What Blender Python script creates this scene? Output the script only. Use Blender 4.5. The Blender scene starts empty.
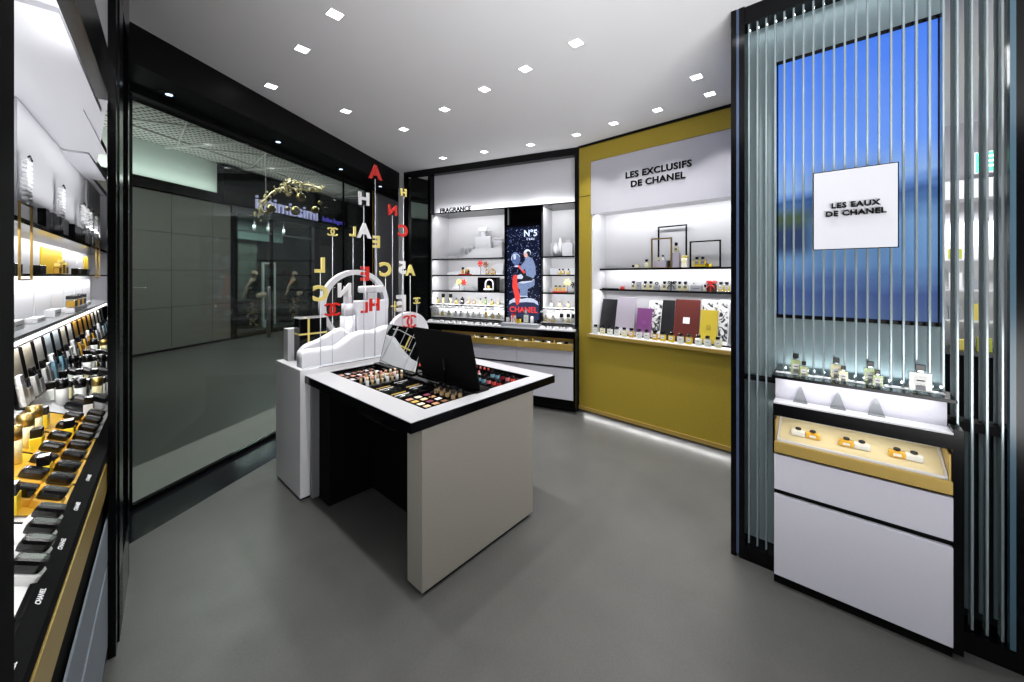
import bpy, bmesh, math, random
from mathutils import Vector, Matrix
random.seed(7)
SC = bpy.context.scene
COL = SC.collection

# ------------------------------------------------------------ camera, world, exposure
cam_d = bpy.data.cameras.new('camera')
cam = bpy.data.objects.new('camera', cam_d); COL.objects.link(cam)
cam.location = (0, 0, 1.65); cam.rotation_euler = (math.pi/2, 0, 0)
cam_d.sensor_width = 36; cam_d.lens = 380/1024*36
cam_d.shift_y = -65/1024
cam_d.clip_start = 0.02; cam_d.clip_end = 200
SC.camera = cam
w = bpy.data.worlds.new('world'); SC.world = w; w.use_nodes = True
w.node_tree.nodes['Background'].inputs[0].default_value = (0.93, 0.95, 1, 1)
w.node_tree.nodes['Background'].inputs[1].default_value = 0.14
SC.view_settings.view_transform = 'Standard'; SC.view_settings.look = 'None'
SC.view_settings.gamma = 1; SC.view_settings.use_curve_mapping = False
SC.view_settings.exposure = 0.0
SC.cycles.max_bounces = 8; SC.cycles.transparent_max_bounces = 24
SC.cycles.caustics_reflective = False; SC.cycles.caustics_refractive = False
SC.cycles.sample_clamp_indirect = 4
SC.cycles.use_denoising = True

H, FP, HY = 1.65, 380.0, 276.0
FR = {'W': ((0, 0), (1, 0)), 'T': ((-.503, 1.888), (.664, .747)), 'S': ((-2.36, 2.31), (.183, .983)),
      'G': ((.813, 4.596), (.723, -.691)), 'F': ((-1.372, 5.666), (.907, -.421)),
      'R': ((1.319, 2.279), (.762, -.647)), 'D': ((0, 0), (-.669, .744))}
def world(fr, u, v, z=0):
    (ox, oy), (ux, uy) = FR[fr]
    return Vector((ox+u*ux-v*uy, oy+u*uy+v*ux, z))
def ang(fr):
    (ux, uy) = FR[fr][1]; return math.atan2(uy, ux)
def at(fr, x, y, v):      # where a sight line meets the plane v of a frame: real (u, z)
    (ox, oy), (ux, uy) = FR[fr]
    rx, ry = (x-512)/FP, 1.0
    t = (v - (ox*uy - oy*ux))/(-rx*uy + ry*ux)
    px, py = rx*t-ox, ry*t-oy
    return px*ux+py*uy, H-(y-HY)*t/FP

# ------------------------------------------------------------ materials
def lin(c):
    return tuple(((v/255)/12.92 if v/255 <= .04045 else ((v/255+.055)/1.055)**2.4) for v in c)+(1,)
MC = {}
def mat(name, c, rough=.5, metal=0, emit=0, ecol=None, trans=0, coat=0, ior=1.45, spec=.5, noise=0, nscale=200, bump=0, stretch=(1, 1, 1)):
    if name in MC: return MC[name]
    m = bpy.data.materials.new(name); m.use_nodes = True
    nt = m.node_tree; b = nt.nodes['Principled BSDF']
    b.inputs['Base Color'].default_value = lin(c); b.inputs['Roughness'].default_value = rough
    b.inputs['Metallic'].default_value = metal; b.inputs['IOR'].default_value = ior
    b.inputs['Specular IOR Level'].default_value = spec
    b.inputs['Transmission Weight'].default_value = trans; b.inputs['Coat Weight'].default_value = coat
    if emit:
        b.inputs['Emission Color'].default_value = lin(ecol or c); b.inputs['Emission Strength'].default_value = emit
    if noise or bump:
        tc = nt.nodes.new('ShaderNodeTexCoord'); mp = nt.nodes.new('ShaderNodeMapping'); n = nt.nodes.new('ShaderNodeTexNoise')
        mp.inputs['Scale'].default_value = stretch; n.inputs['Scale'].default_value = nscale; n.inputs['Detail'].default_value = 3
        nt.links.new(tc.outputs['Object'], mp.inputs[0]); nt.links.new(mp.outputs[0], n.inputs['Vector'])
        if noise:
            r = nt.nodes.new('ShaderNodeMix'); r.data_type = 'RGBA'
            a = lin(c)[:3]
            r.inputs['A'].default_value = tuple(max(0, x*(1-noise)) for x in a)+(1,)
            r.inputs['B'].default_value = tuple(min(1, x*(1+noise)) for x in a)+(1,)
            nt.links.new(n.outputs[0], r.inputs['Factor']); nt.links.new(r.outputs['Result'], b.inputs['Base Color'])
        if bump:
            bp = nt.nodes.new('ShaderNodeBump'); bp.inputs['Strength'].default_value = bump; bp.inputs['Distance'].default_value = .002
            nt.links.new(n.outputs[0], bp.inputs['Height']); nt.links.new(bp.outputs[0], b.inputs['Normal'])
    MC[name] = m; return m
def glass(name, c, alpha=.9, rough=.02, refl=.5):
    """thin clear pane: light goes straight through, surface reflects by angle"""
    if name in MC: return MC[name]
    m = bpy.data.materials.new(name); m.use_nodes = True; nt = m.node_tree
    nt.nodes.remove(nt.nodes['Principled BSDF']); out = nt.nodes['Material Output']
    t = nt.nodes.new('ShaderNodeBsdfTransparent'); g = nt.nodes.new('ShaderNodeBsdfGlossy'); d = nt.nodes.new('ShaderNodeBsdfDiffuse')
    t.inputs[0].default_value = lin(c); d.inputs[0].default_value = lin(c); g.inputs['Roughness'].default_value = rough
    f = nt.nodes.new('ShaderNodeFresnel'); f.inputs[0].default_value = 1.5
    mu = nt.nodes.new('ShaderNodeMath'); mu.operation = 'MULTIPLY'; mu.inputs[1].default_value = refl
    a = nt.nodes.new('ShaderNodeMixShader'); b = nt.nodes.new('ShaderNodeMixShader')
    a.inputs[0].default_value = alpha
    nt.links.new(d.outputs[0], a.inputs[1]); nt.links.new(t.outputs[0], a.inputs[2])
    nt.links.new(f.outputs[0], mu.inputs[0]); nt.links.new(mu.outputs[0], b.inputs[0])
    nt.links.new(a.outputs[0], b.inputs[1]); nt.links.new(g.outputs[0], b.inputs[2]); nt.links.new(b.outputs[0], out.inputs[0])
    MC[name] = m; return m
def nodes(m): return m.node_tree.nodes, m.node_tree.links

WHITE = mat('white_lacquer', (206, 206, 210), .35)
CEIL = mat('ceiling_paint', (243, 243, 246), .95, spec=.1)
LINEN = mat('white_linen_laminate', (194, 193, 203), .5, spec=.2, noise=.09, nscale=70, stretch=(1, 1, 9))
LINENW = mat('warm_linen_laminate', (136, 132, 124), .5, spec=.25, noise=.16, nscale=230)
BLACK = mat('black_lacquer', (5, 5, 7), .16, spec=.22)
BLACKM = mat('black_matt', (8, 8, 9), .7, spec=.1)
BEAM = mat('black_beam_paint', (14, 14, 16), .45, spec=.15)
CHROME = mat('chrome', (220, 222, 225), .08, metal=1)
MIRROR = mat('mirror_silver', (225, 228, 226), .01, metal=1)
GOLDF = mat('gold_fabric', (158, 138, 50), .5, metal=.15, spec=.25, noise=.42, nscale=110, bump=.6)
GOLDM = mat('gold_lacquer', (176, 148, 78), .3, metal=.35)
BRASS = mat('brass', (176, 148, 84), .3, metal=.9)
CREAM = mat('cream_liner', (206, 194, 158), .6)
RED = mat('red_acrylic', (205, 38, 28), .35)
YEL = mat('pale_yellow_acrylic', (226, 208, 120), .35)
LWHITE = mat('white_acrylic', (236, 236, 238), .35)
CAP = mat('black_cap', (9, 9, 10), .22)
LABEL = mat('paper_label', (226, 226, 222), .6)
SIGN = mat('sign_white', (198, 198, 204), .5, spec=.2)
GREY = mat('grey_panel', (120, 120, 126), .5)
CLEAR = glass('bottle_glass', (250, 251, 250), .99, refl=.3)
PANE = glass('shop_window_glass', (226, 232, 230), .995, refl=.07)
LAMP = mat('lamp_lens', (255, 255, 255), .5, emit=9)
DIFF = mat('white_sculpture', (222, 223, 229), .6, spec=.2)
LIQ = {'yellow': mat('yellow_perfume', (240, 206, 48), .15, coat=.5), 'amber': mat('amber_perfume', (222, 172, 62), .15, coat=.5),
       'pale': mat('pale_perfume', (240, 230, 178), .15, coat=.5), 'clear': mat('clear_perfume', (238, 240, 234), .1, coat=.5),
       'green': mat('green_perfume', (150, 176, 74), .15, coat=.5), 'palegreen': mat('pale_green_perfume', (196, 208, 150), .15, coat=.5),
       'black': mat('black_glass', (12, 12, 14), .1), 'blue': mat('blue_lotion', (128, 176, 196), .2, coat=.5), 'white': mat('white_glass', (228, 228, 226), .2, coat=.4),
       'peach': mat('peach_perfume', (222, 186, 140), .15, coat=.5)}
# ------------------------------------------------------------ mesh builder
class MB:
    def __init__(s): s.v = []; s.f = []; s.fm = []; s.m = []; s.sm = []
    def _mi(s, m):
        if m not in s.m: s.m.append(m)
        return s.m.index(m)
    def add(s, vs, fs, m, smooth=False):
        o = len(s.v); s.v += [tuple(p) for p in vs]; k = s._mi(m)
        for f in fs: s.f.append([i+o for i in f]); s.fm.append(k); s.sm.append(smooth)
        return s
    def box(s, x0, y0, z0, x1, y1, z1, m, bev=0, seg=2):
        if bev:
            bm = bmesh.new(); bmesh.ops.create_cube(bm, size=1)
            for v in bm.verts: v.co = Vector(((x0+x1)/2+v.co.x*(x1-x0), (y0+y1)/2+v.co.y*(y1-y0), (z0+z1)/2+v.co.z*(z1-z0)))
            bmesh.ops.bevel(bm, geom=list(bm.edges), offset=bev, segments=seg, profile=.6, affect='EDGES')
            bm.verts.index_update()
            s.add([v.co for v in bm.verts], [[v.index for v in f.verts] for f in bm.faces], m); bm.free(); return s
        vs = [(x, y, z) for x in (x0, x1) for y in (y0, y1) for z in (z0, z1)]
        return s.add(vs, [(0, 1, 3, 2), (4, 6, 7, 5), (0, 4, 5, 1), (2, 3, 7, 6), (0, 2, 6, 4), (1, 5, 7, 3)], m)
    def lathe(s, prof, m, cx=0, cy=0, n=20, sx=1, sy=1, tilt=None):
        vs = []; fs = []
        for r, z in prof:
            for k in range(n):
                a = 2*math.pi*k/n; vs.append(Vector((cx+r*sx*math.cos(a), cy+r*sy*math.sin(a), z)))
        for i in range(len(prof)-1):
            for k in range(n):
                k2 = (k+1) % n; fs.append((i*n+k, i*n+k2, (i+1)*n+k2, (i+1)*n+k))
        fs.append(tuple(range(n-1, -1, -1))); fs.append(tuple(range((len(prof)-1)*n, len(prof)*n)))
        if tilt: vs = [tilt @ p for p in vs]
        return s.add(vs, fs, m, True)
    def prism(s, pts, y0, y1, m):      # outline in x,z extruded along y
        n = len(pts); vs = [(x, y0, z) for x, z in pts]+[(x, y1, z) for x, z in pts]
        return s.add(vs, [tuple(range(n)), tuple(range(2*n-1, n-1, -1))]+[(i, i+n, (i+1) % n+n, (i+1) % n) for i in range(n)], m)
    def slab(s, pts, z0, z1, m):       # outline in x,y extruded along z
        n = len(pts); vs = [(x, y, z0) for x, y in pts]+[(x, y, z1) for x, y in pts]
        return s.add(vs, [tuple(range(n-1, -1, -1)), tuple(range(n, 2*n))]+[(i, (i+1) % n, (i+1) % n+n, i+n) for i in range(n)], m)
    def ext(s, pts, x0, x1, m):        # outline in y,z extruded along x
        n = len(pts); vs = [(x0, y, z) for y, z in pts]+[(x1, y, z) for y, z in pts]
        return s.add(vs, [tuple(range(n-1, -1, -1)), tuple(range(n, 2*n))]+[(i, (i+1) % n, (i+1) % n+n, i+n) for i in range(n)], m)
    def tube(s, pts, r, m, n=8, rr=None, closed=False):
        pts = [Vector(p) for p in pts]; vs = []; fs = []; N = len(pts)
        for i, p in enumerate(pts):
            a = pts[i-1] if (i or closed) else pts[0]; b = pts[(i+1) % N] if (i < N-1 or closed) else pts[-1]
            d = (b-a).normalized(); up = Vector((0, 0, 1)) if abs(d.z) < .9 else Vector((0, 1, 0))
            e = d.cross(up).normalized(); g = e.cross(d).normalized(); q = rr[i] if rr else r
            for k in range(n):
                t = 2*math.pi*k/n; vs.append(p+e*q*math.cos(t)+g*q*math.sin(t))
        for i in range(N if closed else N-1):
            for k in range(n):
                j = (i+1) % N; fs.append((i*n+k, i*n+(k+1) % n, j*n+(k+1) % n, j*n+k))
        if not closed: fs += [tuple(range(n-1, -1, -1)), tuple(range((N-1)*n, N*n))]
        return s.add(vs, fs, m, True)
    def ball(s, c, r, m, n=12, sz=1):
        prof = [(max(1e-4, r*math.sin(math.pi*i/8)), c[2]-r*sz*math.cos(math.pi*i/8)) for i in range(9)]
        return s.lathe(prof, m, c[0], c[1], n)
    def ring(s, cx, cz, r0, r1, y0, y1, m, a0=0, a1=360, n=40):   # flat ring standing in the x,z plane
        full = abs(a1-a0) >= 360; N = n if full else n+1; vs = []
        for i in range(N):
            a = math.radians(a0+(a1-a0)*i/n)
            for r, y in ((r0, y0), (r1, y0), (r1, y1), (r0, y1)): vs.append((cx+r*math.cos(a), y, cz+r*math.sin(a)))
        fs = []
        for i in range(n):
            j = (i+1) % N
            for k in range(4): fs.append((i*4+k, i*4+(k+1) % 4, j*4+(k+1) % 4, j*4+k))
        if not full: fs += [(0, 1, 2, 3), (n*4+3, n*4+2, n*4+1, n*4)]
        return s.add(vs, fs, m)
    def mesh(s, name):
        me = bpy.data.meshes.new(name); me.from_pydata(s.v, [], s.f)
        for m in s.m: me.materials.append(m)
        for p, k, q in zip(me.polygons, s.fm, s.sm): p.material_index = k; p.use_smooth = q
        bm = bmesh.new(); bm.from_mesh(me); bmesh.ops.recalc_face_normals(bm, faces=bm.faces); bm.to_mesh(me); bm.free()
        return me
def place(o, fr, u, v, z, rot=0):
    o.location = world(fr, u, v, z); o.rotation_euler = (0, 0, ang(fr)+rot)
def tag(o, label, cat, group=None, kind=None):
    o['label'] = label; o['category'] = cat
    if group: o['group'] = group
    if kind: o['kind'] = kind
    return o
def thing(name, label, cat, fr, u, v, z, rot=0, group=None):
    o = bpy.data.objects.new(name, None); o.empty_display_size = .05; COL.objects.link(o)
    place(o, fr, u, v, z, rot); return tag(o, label, cat, group)
def part(name, mb, parent, label=None):
    o = bpy.data.objects.new(name, mb.mesh(name) if isinstance(mb, MB) else mb); COL.objects.link(o); o.parent = parent
    if label: o['label'] = label
    return o
def solo(name, mb, label, cat, fr, u, v, z, rot=0, group=None, kind=None):
    o = bpy.data.objects.new(name, mb.mesh(name) if isinstance(mb, MB) else mb); COL.objects.link(o)
    place(o, fr, u, v, z, rot); return tag(o, label, cat, group, kind)
def struct(name, mb, fr='W', u=0, v=0, z=0, parent=None, label=None):
    o = bpy.data.objects.new(name, mb.mesh(name)); COL.objects.link(o)
    if parent: o.parent = parent
    else: place(o, fr, u, v, z); o['kind'] = 'structure'
    if label: o['label'] = label
    return o
def text_mesh(body, size, depth, m, bold=0, spacing=1, line=1, align='CENTER', flip=False):
    """lettering standing in the x,z plane facing -y, centred at the origin"""
    c = bpy.data.curves.new('lettering', 'FONT'); c.body = body; c.size = size; c.extrude = depth/2; c.offset = bold
    c.align_x = align; c.align_y = 'CENTER'; c.space_character = spacing; c.space_line = line; c.resolution_u = 3
    o = bpy.data.objects.new('tmp', c); COL.objects.link(o)
    dg = bpy.context.evaluated_depsgraph_get(); dg.update()
    me = bpy.data.meshes.new_from_object(o.evaluated_get(dg)); COL.objects.unlink(o); bpy.data.objects.remove(o); bpy.data.curves.remove(c)
    me.transform(Matrix.Rotation(math.pi/2, 4, 'X'))
    if flip: me.transform(Matrix.Rotation(math.pi, 4, 'Z'))
    me.materials.clear(); me.materials.append(m); me.name = 'lettering'
    return me
def widen(me, s):
    me.transform(Matrix.Scale(s, 4, (1, 0, 0))); return me
def child(name, me, parent, loc=(0, 0, 0), label=None):
    o = bpy.data.objects.new(name, me); COL.objects.link(o); o.parent = parent; o.location = loc
    if label: o['label'] = label
    return o
def copy_tree(o, parent=None):
    c = o.copy(); COL.objects.link(c)
    if parent: c.parent = parent
    for ch in KIDS.get(o.name, []): copy_tree(ch, c)
    return c
KIDS = {}
def index_kids():
    KIDS.clear()
    for o in bpy.data.objects:
        if o.parent: KIDS.setdefault(o.parent.name, []).append(o)
def area(name, fr, u, v, z, sx, sy, power, direction=(0, 0, -1), col=(1, 1, 1), spread=180):
    l = bpy.data.lights.new(name, 'AREA'); l.shape = 'RECTANGLE'; l.size = sx; l.size_y = sy; l.energy = power
    l.color = col; l.spread = math.radians(spread)
    o = bpy.data.objects.new(name, l); COL.objects.link(o); o.location = world(fr, u, v, z)
    a = ang(fr); d = Vector(direction)            # direction given in frame axes; x side of the lamp runs along u
    d = Matrix.Rotation(a, 3, 'Z') @ d; d.normalize()
    x = Vector((math.cos(a), math.sin(a), 0)); zz = -d; y = zz.cross(x).normalized()
    o.rotation_euler = Matrix((x, y, zz)).transposed().to_euler(); return o
def cc_logo(r, t, y0, y1, m):
    mb = MB(); g = r*.5
    mb.ring(-g, 0, r-t, r, y0, y1, m, -138, 138, 28); mb.ring(g, 0, r-t, r, y0-.0006, y1+.0006, m, 42, 318, 28)
    return mb
WHITEL = (1, .985, .96)

# ------------------------------------------------------------ the large lamps of shop and mall, and added fill lights
LIGHTS = [(-.08, .675, 'nearest the camera in the row over the counter'), (-.077, 1.2, 'second in the row over the counter'), (-.053, 1.944, 'beside the black beam over the white plinth'),
          (.576, 1.955, 'above the white plinth, one in from the beam'), (1.189, 1.934, 'above the plinth, two in from the beam'),
          (1.122, -.254, 'largest in the middle row of the ceiling'), (1.142, .206, 'second in the middle row of the ceiling'), (1.156, .664, 'third in the middle row of the ceiling'),
          (1.174, 1.22, 'fourth in the middle row of the ceiling'), (2.129, -.727, 'out in front of the pair by the gold niche'), (2.505, -.729, 'nearest the glass fin partition over the gold niche'),
          (2.521, -.273, 'second over the gold niche'), (2.538, .183, 'third over the gold niche'), (2.556, .64, 'at the corner where gold niche meets fragrance shelves'),
          (2.467, 1.222, 'over the right end of the fragrance shelves'), (2.277, 1.819, 'over the middle of the fragrance shelves'), (2.09, 2.413, 'over the left end of the fragrance shelves'),
          (-.1, -.15, 'overhead behind the row over the counter'), (1.12, -1.1, 'overhead behind the middle row'), (.1, -1.4, 'overhead beside the camera'), (2.1, -1.3, 'overhead before the fin partition')]
CH = 3.22
for i, (u, v, s) in enumerate(LIGHTS):
    t = thing('ceiling_downlight', 'square recessed white ceiling light, '+s, 'ceiling light', 'T', u, v, CH, group='square recessed ceiling lights')
    h = .038
    b = MB()
    for x0, y0, x1, y1 in ((-h-.006, -h-.006, h+.006, -h), (-h-.006, h, h+.006, h+.006), (-h-.006, -h, -h, h), (h, -h, h+.006, h)):
        b.box(x0, y0, -.004, x1, y1, .001, WHITE)
    part('trim_frame', b, t)
    part('lens', MB().box(-h, -h, -.002, h, h, .0, LAMP), t)
    area('downlight_lamp', 'T', u, v, CH-.012, .07, .07, 5.0, col=WHITEL, spread=84)
area('ceiling_fill_light', 'W', .4, -3.0, .35, 5, 2.4, 510, direction=(.03, .42, .9), col=(1, 1, 1), spread=140)  # unseen upward fill light behind the camera, added to brighten the shop ceiling
area('mall_lamp', 'S', 2.5, 3.4, 4.35, 3, .4, 160, col=(1, 1, .95))
area('mall_lamp', 'S', 5.5, 3.4, 4.35, 3, .4, 160, col=(1, 1, .95))
area('mall_lamp', 'S', 9, 3.2, 4.35, 3, .4, 160, col=(1, 1, .95))
area('mall_cove_lamp', 'S', 4.2, 6.1, 3.74, 4.4, .06, 12, direction=(0, .35, 1), col=(.93, 1, .96))
area('mall_ceiling_fill', 'S', 6, 5.6, 3.6, 8, .3, 30, direction=(0, -.45, 1), col=(1, 1, .96))  # added fill without a fixture, lifts the brightness of the mesh ceiling

# ------------------------------------------------------------ setting
floor_m = mat('polished_grey_floor', (100, 100, 97), .36, spec=.35)
n, l = nodes(floor_m); tc = n.new('ShaderNodeTexCoord'); no = n.new('ShaderNodeTexNoise'); no.inputs['Scale'].default_value = 1.1; no.inputs['Detail'].default_value = 9; no.inputs['Roughness'].default_value = .68
cr = n.new('ShaderNodeValToRGB'); cr.color_ramp.elements[0].position = .35; cr.color_ramp.elements[1].position = .68
cr.color_ramp.elements[0].color = lin((62, 62, 61)); cr.color_ramp.elements[1].color = lin((78, 78, 76))
nf = n.new('ShaderNodeTexNoise'); nf.inputs['Scale'].default_value = 95; nf.inputs['Detail'].default_value = 4
av = n.new('ShaderNodeMix'); av.data_type = 'FLOAT'; av.inputs['Factor'].default_value = .35; l.new(tc.outputs['Object'], nf.inputs['Vector'])
l.new(tc.outputs['Object'], no.inputs['Vector']); l.new(no.outputs[0], av.inputs['A']); l.new(nf.outputs[0], av.inputs['B']); l.new(av.outputs['Result'], cr.inputs[0]); l.new(cr.outputs[0], n['Principled BSDF'].inputs['Base Color'])
n2 = n.new('ShaderNodeTexNoise'); n2.inputs['Scale'].default_value = 5; l.new(tc.outputs['Object'], n2.inputs['Vector'])
mr = n.new('ShaderNodeMapRange'); mr.inputs['To Min'].default_value = .26; mr.inputs['To Max'].default_value = .46
l.new(n2.outputs[0], mr.inputs[0]); l.new(mr.outputs[0], n['Principled BSDF'].inputs['Roughness'])
struct('floor', MB().slab([(-3.5, 0), (8, 0), (8, -7), (-3.5, -7)], -.1, 0, floor_m), 'S')
band = mat('black_polished_stone', (12, 13, 18), .14)
b = MB()
for k in range(-3, 7): b.box(k*1.1+.001, 0, -.1, k*1.1+1.099, .47, 0.002, band)
struct('floor_threshold', b, 'S')
struct('floor_mall_border', MB().box(-4, .47, -.1, 18, 1.06, 0, mat('pale_grey_stone', (128, 126, 122), .5, noise=.06, nscale=60)), 'S')
speck = mat('speckled_dark_stone', (66, 66, 64), .3, noise=.55, nscale=90)
struct('floor_mall', MB().box(-4, 1.06, -.1, 18, 9, 0, speck), 'S')
struct('ceiling', MB().slab([(-3.5, .1), (8, .1), (8, -7), (-3.5, -7)], CH, CH+.1, CEIL), 'S')
# beam above the shopfront
b = MB(); b.box(-3.5, 0, 2.975, 3.53, .42, CH-.001, BEAM); b.box(-3.5, .34, 2.935, 4.4, .42, 2.975, BEAM); b.box(3.53, .2, 2.975, 4.4, .42, 3.2, BEAM)
struct('wall_beam', b, 'S')
struct('wall_above_shopfront', MB().box(-3.5, .42, 2.935, 12, .5, 4.6, BLACKM), 'S')
for i, (u, v) in enumerate([(.406, .22), (1.403, .21), (2.377, .2), (3.3, .195)]):
    s = ['nearest the camera', 'second along', 'third along', 'at the far end'][i]
    t = thing('beam_spotlight', 'small recessed spotlight under the black beam, '+s, 'spotlight', 'S', u, v, 2.975, group='spotlights under the beam')
    part('housing', MB().box(-.05, -.03, -.004, .05, .03, .001, BLACK), t)
    part('lens', MB().lathe([(.001, -.004), (.02, -.007), (.022, -.003)], mat('spot_lens', (200, 225, 255), .3, emit=2.5), .02), t)
# shop window
wf = struct('window_1', MB().box(.30, .385, .03, 3.30, .397, 2.94, PANE), 'S')
b = MB(); b.box(.20, .37, 0, .30, .44, 2.94, BLACK); b.box(3.30, .37, 0, 3.40, .44, 2.94, BLACK); b.box(.30, .37, 0, 3.3, .41, .035, BLACK); b.box(3.43, .36, 0, 3.47, .44, 2.94, BLACK)
struct('window_frame', b, parent=wf)
struct('glass_joint', MB().box(2.722, .38, .03, 2.732, .402, 2.94, BLACKM), parent=wf)
struct('wall_grey_panel', MB().box(3.60, .40, 0, 4.5, .44, 2.94, GREY), 'S')
struct('trim_light_strip', MB().box(3.405, .37, 0, 3.425, .39, 2.94, mat('warm_strip', (150, 120, 60), .4)), 'S')  # warm light strip imitated by plain colour, emits nothing
# mall opposite
wallm = mat('mall_stone_panels', (84, 84, 80), .7, noise=.12, nscale=30, stretch=(1, 1, 10))
b = MB(); b.box(-4, 6.23, 0, 6.5, 6.4, 3.48, BLACKM)
zs = [0.05, .96, 1.78, 2.6, 3.46]
us = [-2.4, -1.3, -.2, .9, 2.0, 3.1, 3.95, 5.05, 6.0, 6.48]
for a_, c_ in zip(us, us[1:]):
    for z0, z1 in zip(zs, zs[1:]): b.box(a_+.004, 6.2, z0+.004, c_-.004, 6.24, z1-.004, wallm)
struct('wall_mall_opposite', b, 'S')
struct('trim_1', MB().box(-4, 6.12, 3.48, 6.5, 6.3, 3.70, BLACKM), 'S')
struct('wall_mall_cove', MB().box(-4, 6.3, 3.5, 6.2, 6.4, 4.6, mat('cove_wall', (196, 206, 200), .8)), 'S')
mesh_m = mat('mesh_ceiling', (150, 150, 146), .6)
n, l = nodes(mesh_m); tc = n.new('ShaderNodeTexCoord'); wv = n.new('ShaderNodeTexWave'); wv.inputs['Scale'].default_value = 3; wv.wave_type = 'BANDS'; wv.bands_direction = 'X'
w2 = n.new('ShaderNodeTexWave'); w2.inputs['Scale'].default_value = 3; w2.bands_direction = 'Y'
mx = n.new('ShaderNodeMath'); mx.operation = 'MAXIMUM'; cr = n.new('ShaderNodeValToRGB')
cr.color_ramp.elements[0].position = .45; cr.color_ramp.elements[1].position = .75; cr.color_ramp.elements[0].color = lin((62, 62, 60)); cr.color_ramp.elements[1].color = lin((196, 196, 190))
l.new(tc.outputs['Object'], wv.inputs['Vector']); l.new(tc.outputs['Object'], w2.inputs['Vector']); l.new(wv.outputs['Fac'], mx.inputs[0]); l.new(w2.outputs['Fac'], mx.inputs[1])
l.new(mx.outputs[0], cr.inputs[0]); l.new(cr.outputs[0], n['Principled BSDF'].inputs['Base Color'])
struct('ceiling_mall', MB().box(-4, .45, 4.5, 18, 9, 4.6, mesh_m), 'S')
b = MB(); rail = mat('ceiling_rail', (205, 205, 200), .5)
for u in (3.2, 5.0, 6.8, 8.6, 10.4, 12.2): b.box(u-.03, .5, 4.46, u+.03, 6.3, 4.5, rail)
for v in (2.0, 3.8, 5.6): b.box(-3, v-.015, 4.47, 17, v+.015, 4.5, rail)
for k in range(-1, 9):
    p, q = Vector((k*1.8-.4, .6, 4.485)), Vector((k*1.8+3.2, 6.0, 4.485)); b.tube([p, q], .018, rail, 6)
    p, q = Vector((k*1.8+3.2, .6, 4.485)), Vector((k*1.8-.4, 6.0, 4.485)); b.tube([p, q], .018, rail, 6)
struct('ceiling_mall_rails', b, 'S')

# ------------------------------------------------------------ lingerie shop across the mall
fas = mat('fascia_dark', (20, 22, 27), .5)
fac = thing('shop_facade', 'dark lingerie shopfront across the mall with display window and lit sign', 'shopfront', 'S', 6.5, 6.2, 0)
b = MB(); b.box(0, -.02, 3.3, 9, .3, 3.95, fas); b.box(-.3, -.1, 3.5, 9, .3, 4.45, BLACKM)
b.box(-.02, 0, 0, .1, .3, 3.4, BLACKM)
part('fascia', b, fac)
shut = mat('ribbed_shutter', (52, 52, 54), .6)
b = MB()
for k in range(34): b.box(3.1, .0, .05+k*.095, 9, .05, .12+k*.095, shut)
b.box(3.1, .03, 0, 9, .3, 3.4, fas)
part('shutter', b, fac)
b = MB()
for u in (.1, 1.28, 2.88): b.box(u, -.01, 0, u+.07, .06, 3.3, BLACKM)
b.box(.1, -.01, 0, 2.95, .06, .07, BLACKM); b.box(.1, -.01, 2.86, 2.95, .06, 2.9, mat('window_rail', (74, 84, 84), .5))
part('window_frame', b, fac)
part('glass_pane', MB().box(.12, .02, .07, 2.94, .026, 3.3, PANE), fac)
b = MB(); b.box(.1, 1.9, 0, 3.1, 2.0, 3.3, mat('shop_back_wall', (26, 26, 28), .7)); b.box(3.1, .3, 0, 3.15, 2, 3.3, fas); b.box(.05, .3, 0, .1, 2, 3.3, fas)
b.box(.1, .3, 3.3, 3.1, 2, 3.35, fas); b.box(.1, .06, 0, 3.1, 2, .12, mat('window_plinth', (60, 60, 60), .4))
b.box(.2, 1.0, 2.75, 2.85, 1.06, 3.3, mat('lit_bulkhead', (120, 140, 138), .6)); b.box(1.35, 1.2, .1, 2.0, 1.26, 2.75, mat('pale_backdrop', (108, 116, 110), .7))
struct('wall_window_bay', b, 'S', 6.5, 6.2, 0)
area('window_lamp', 'S', 7.9, 6.5, 3.25, 2.4, .1, 40, col=(.95, 1, .98))
sg = child('lettering', text_mesh('intimissimi', .56, .05, mat('lit_white_letters', (200, 200, 225), .4, emit=.5, ecol=(176, 170, 240)), .004, 1.05), fac, (1.85, -.13, 3.68), 'pale violet lit word on the dark fascia')
child('lettering', text_mesh('Italian lingerie', .22, .03, mat('lit_violet_letters', (90, 80, 200), .4, emit=.5)), fac, (3.95, -.13, 3.62), 'small violet lit words after the large sign')
for i, u in enumerate((.5, 1.1, 1.6, 2.2)):
    t = thing('track_spotlight', 'small pale track spotlight in the lingerie window, %s from the stone wall' % ['nearest', 'second', 'third', 'fourth'][i], 'spotlight', 'S', 6.5+u, 6.6, 3.13, group='track spotlights in the lingerie window')
    part('head', MB().lathe([(.04, -.16), (.045, -.02), (.02, 0)], LWHITE), t); part('stem', MB().tube([(0, 0, 0), (0, 0, .17)], .008, LWHITE), t)
bollard = solo('steel_bollard', MB().lathe([(.05, 0), (.05, 1.35), (.03, 1.38)], mat('brushed_steel', (120, 120, 124), .3, metal=.8)), 'slim grey steel post standing in front of the lingerie window', 'post', 'S', 7.05, 5.6, 0)
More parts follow.
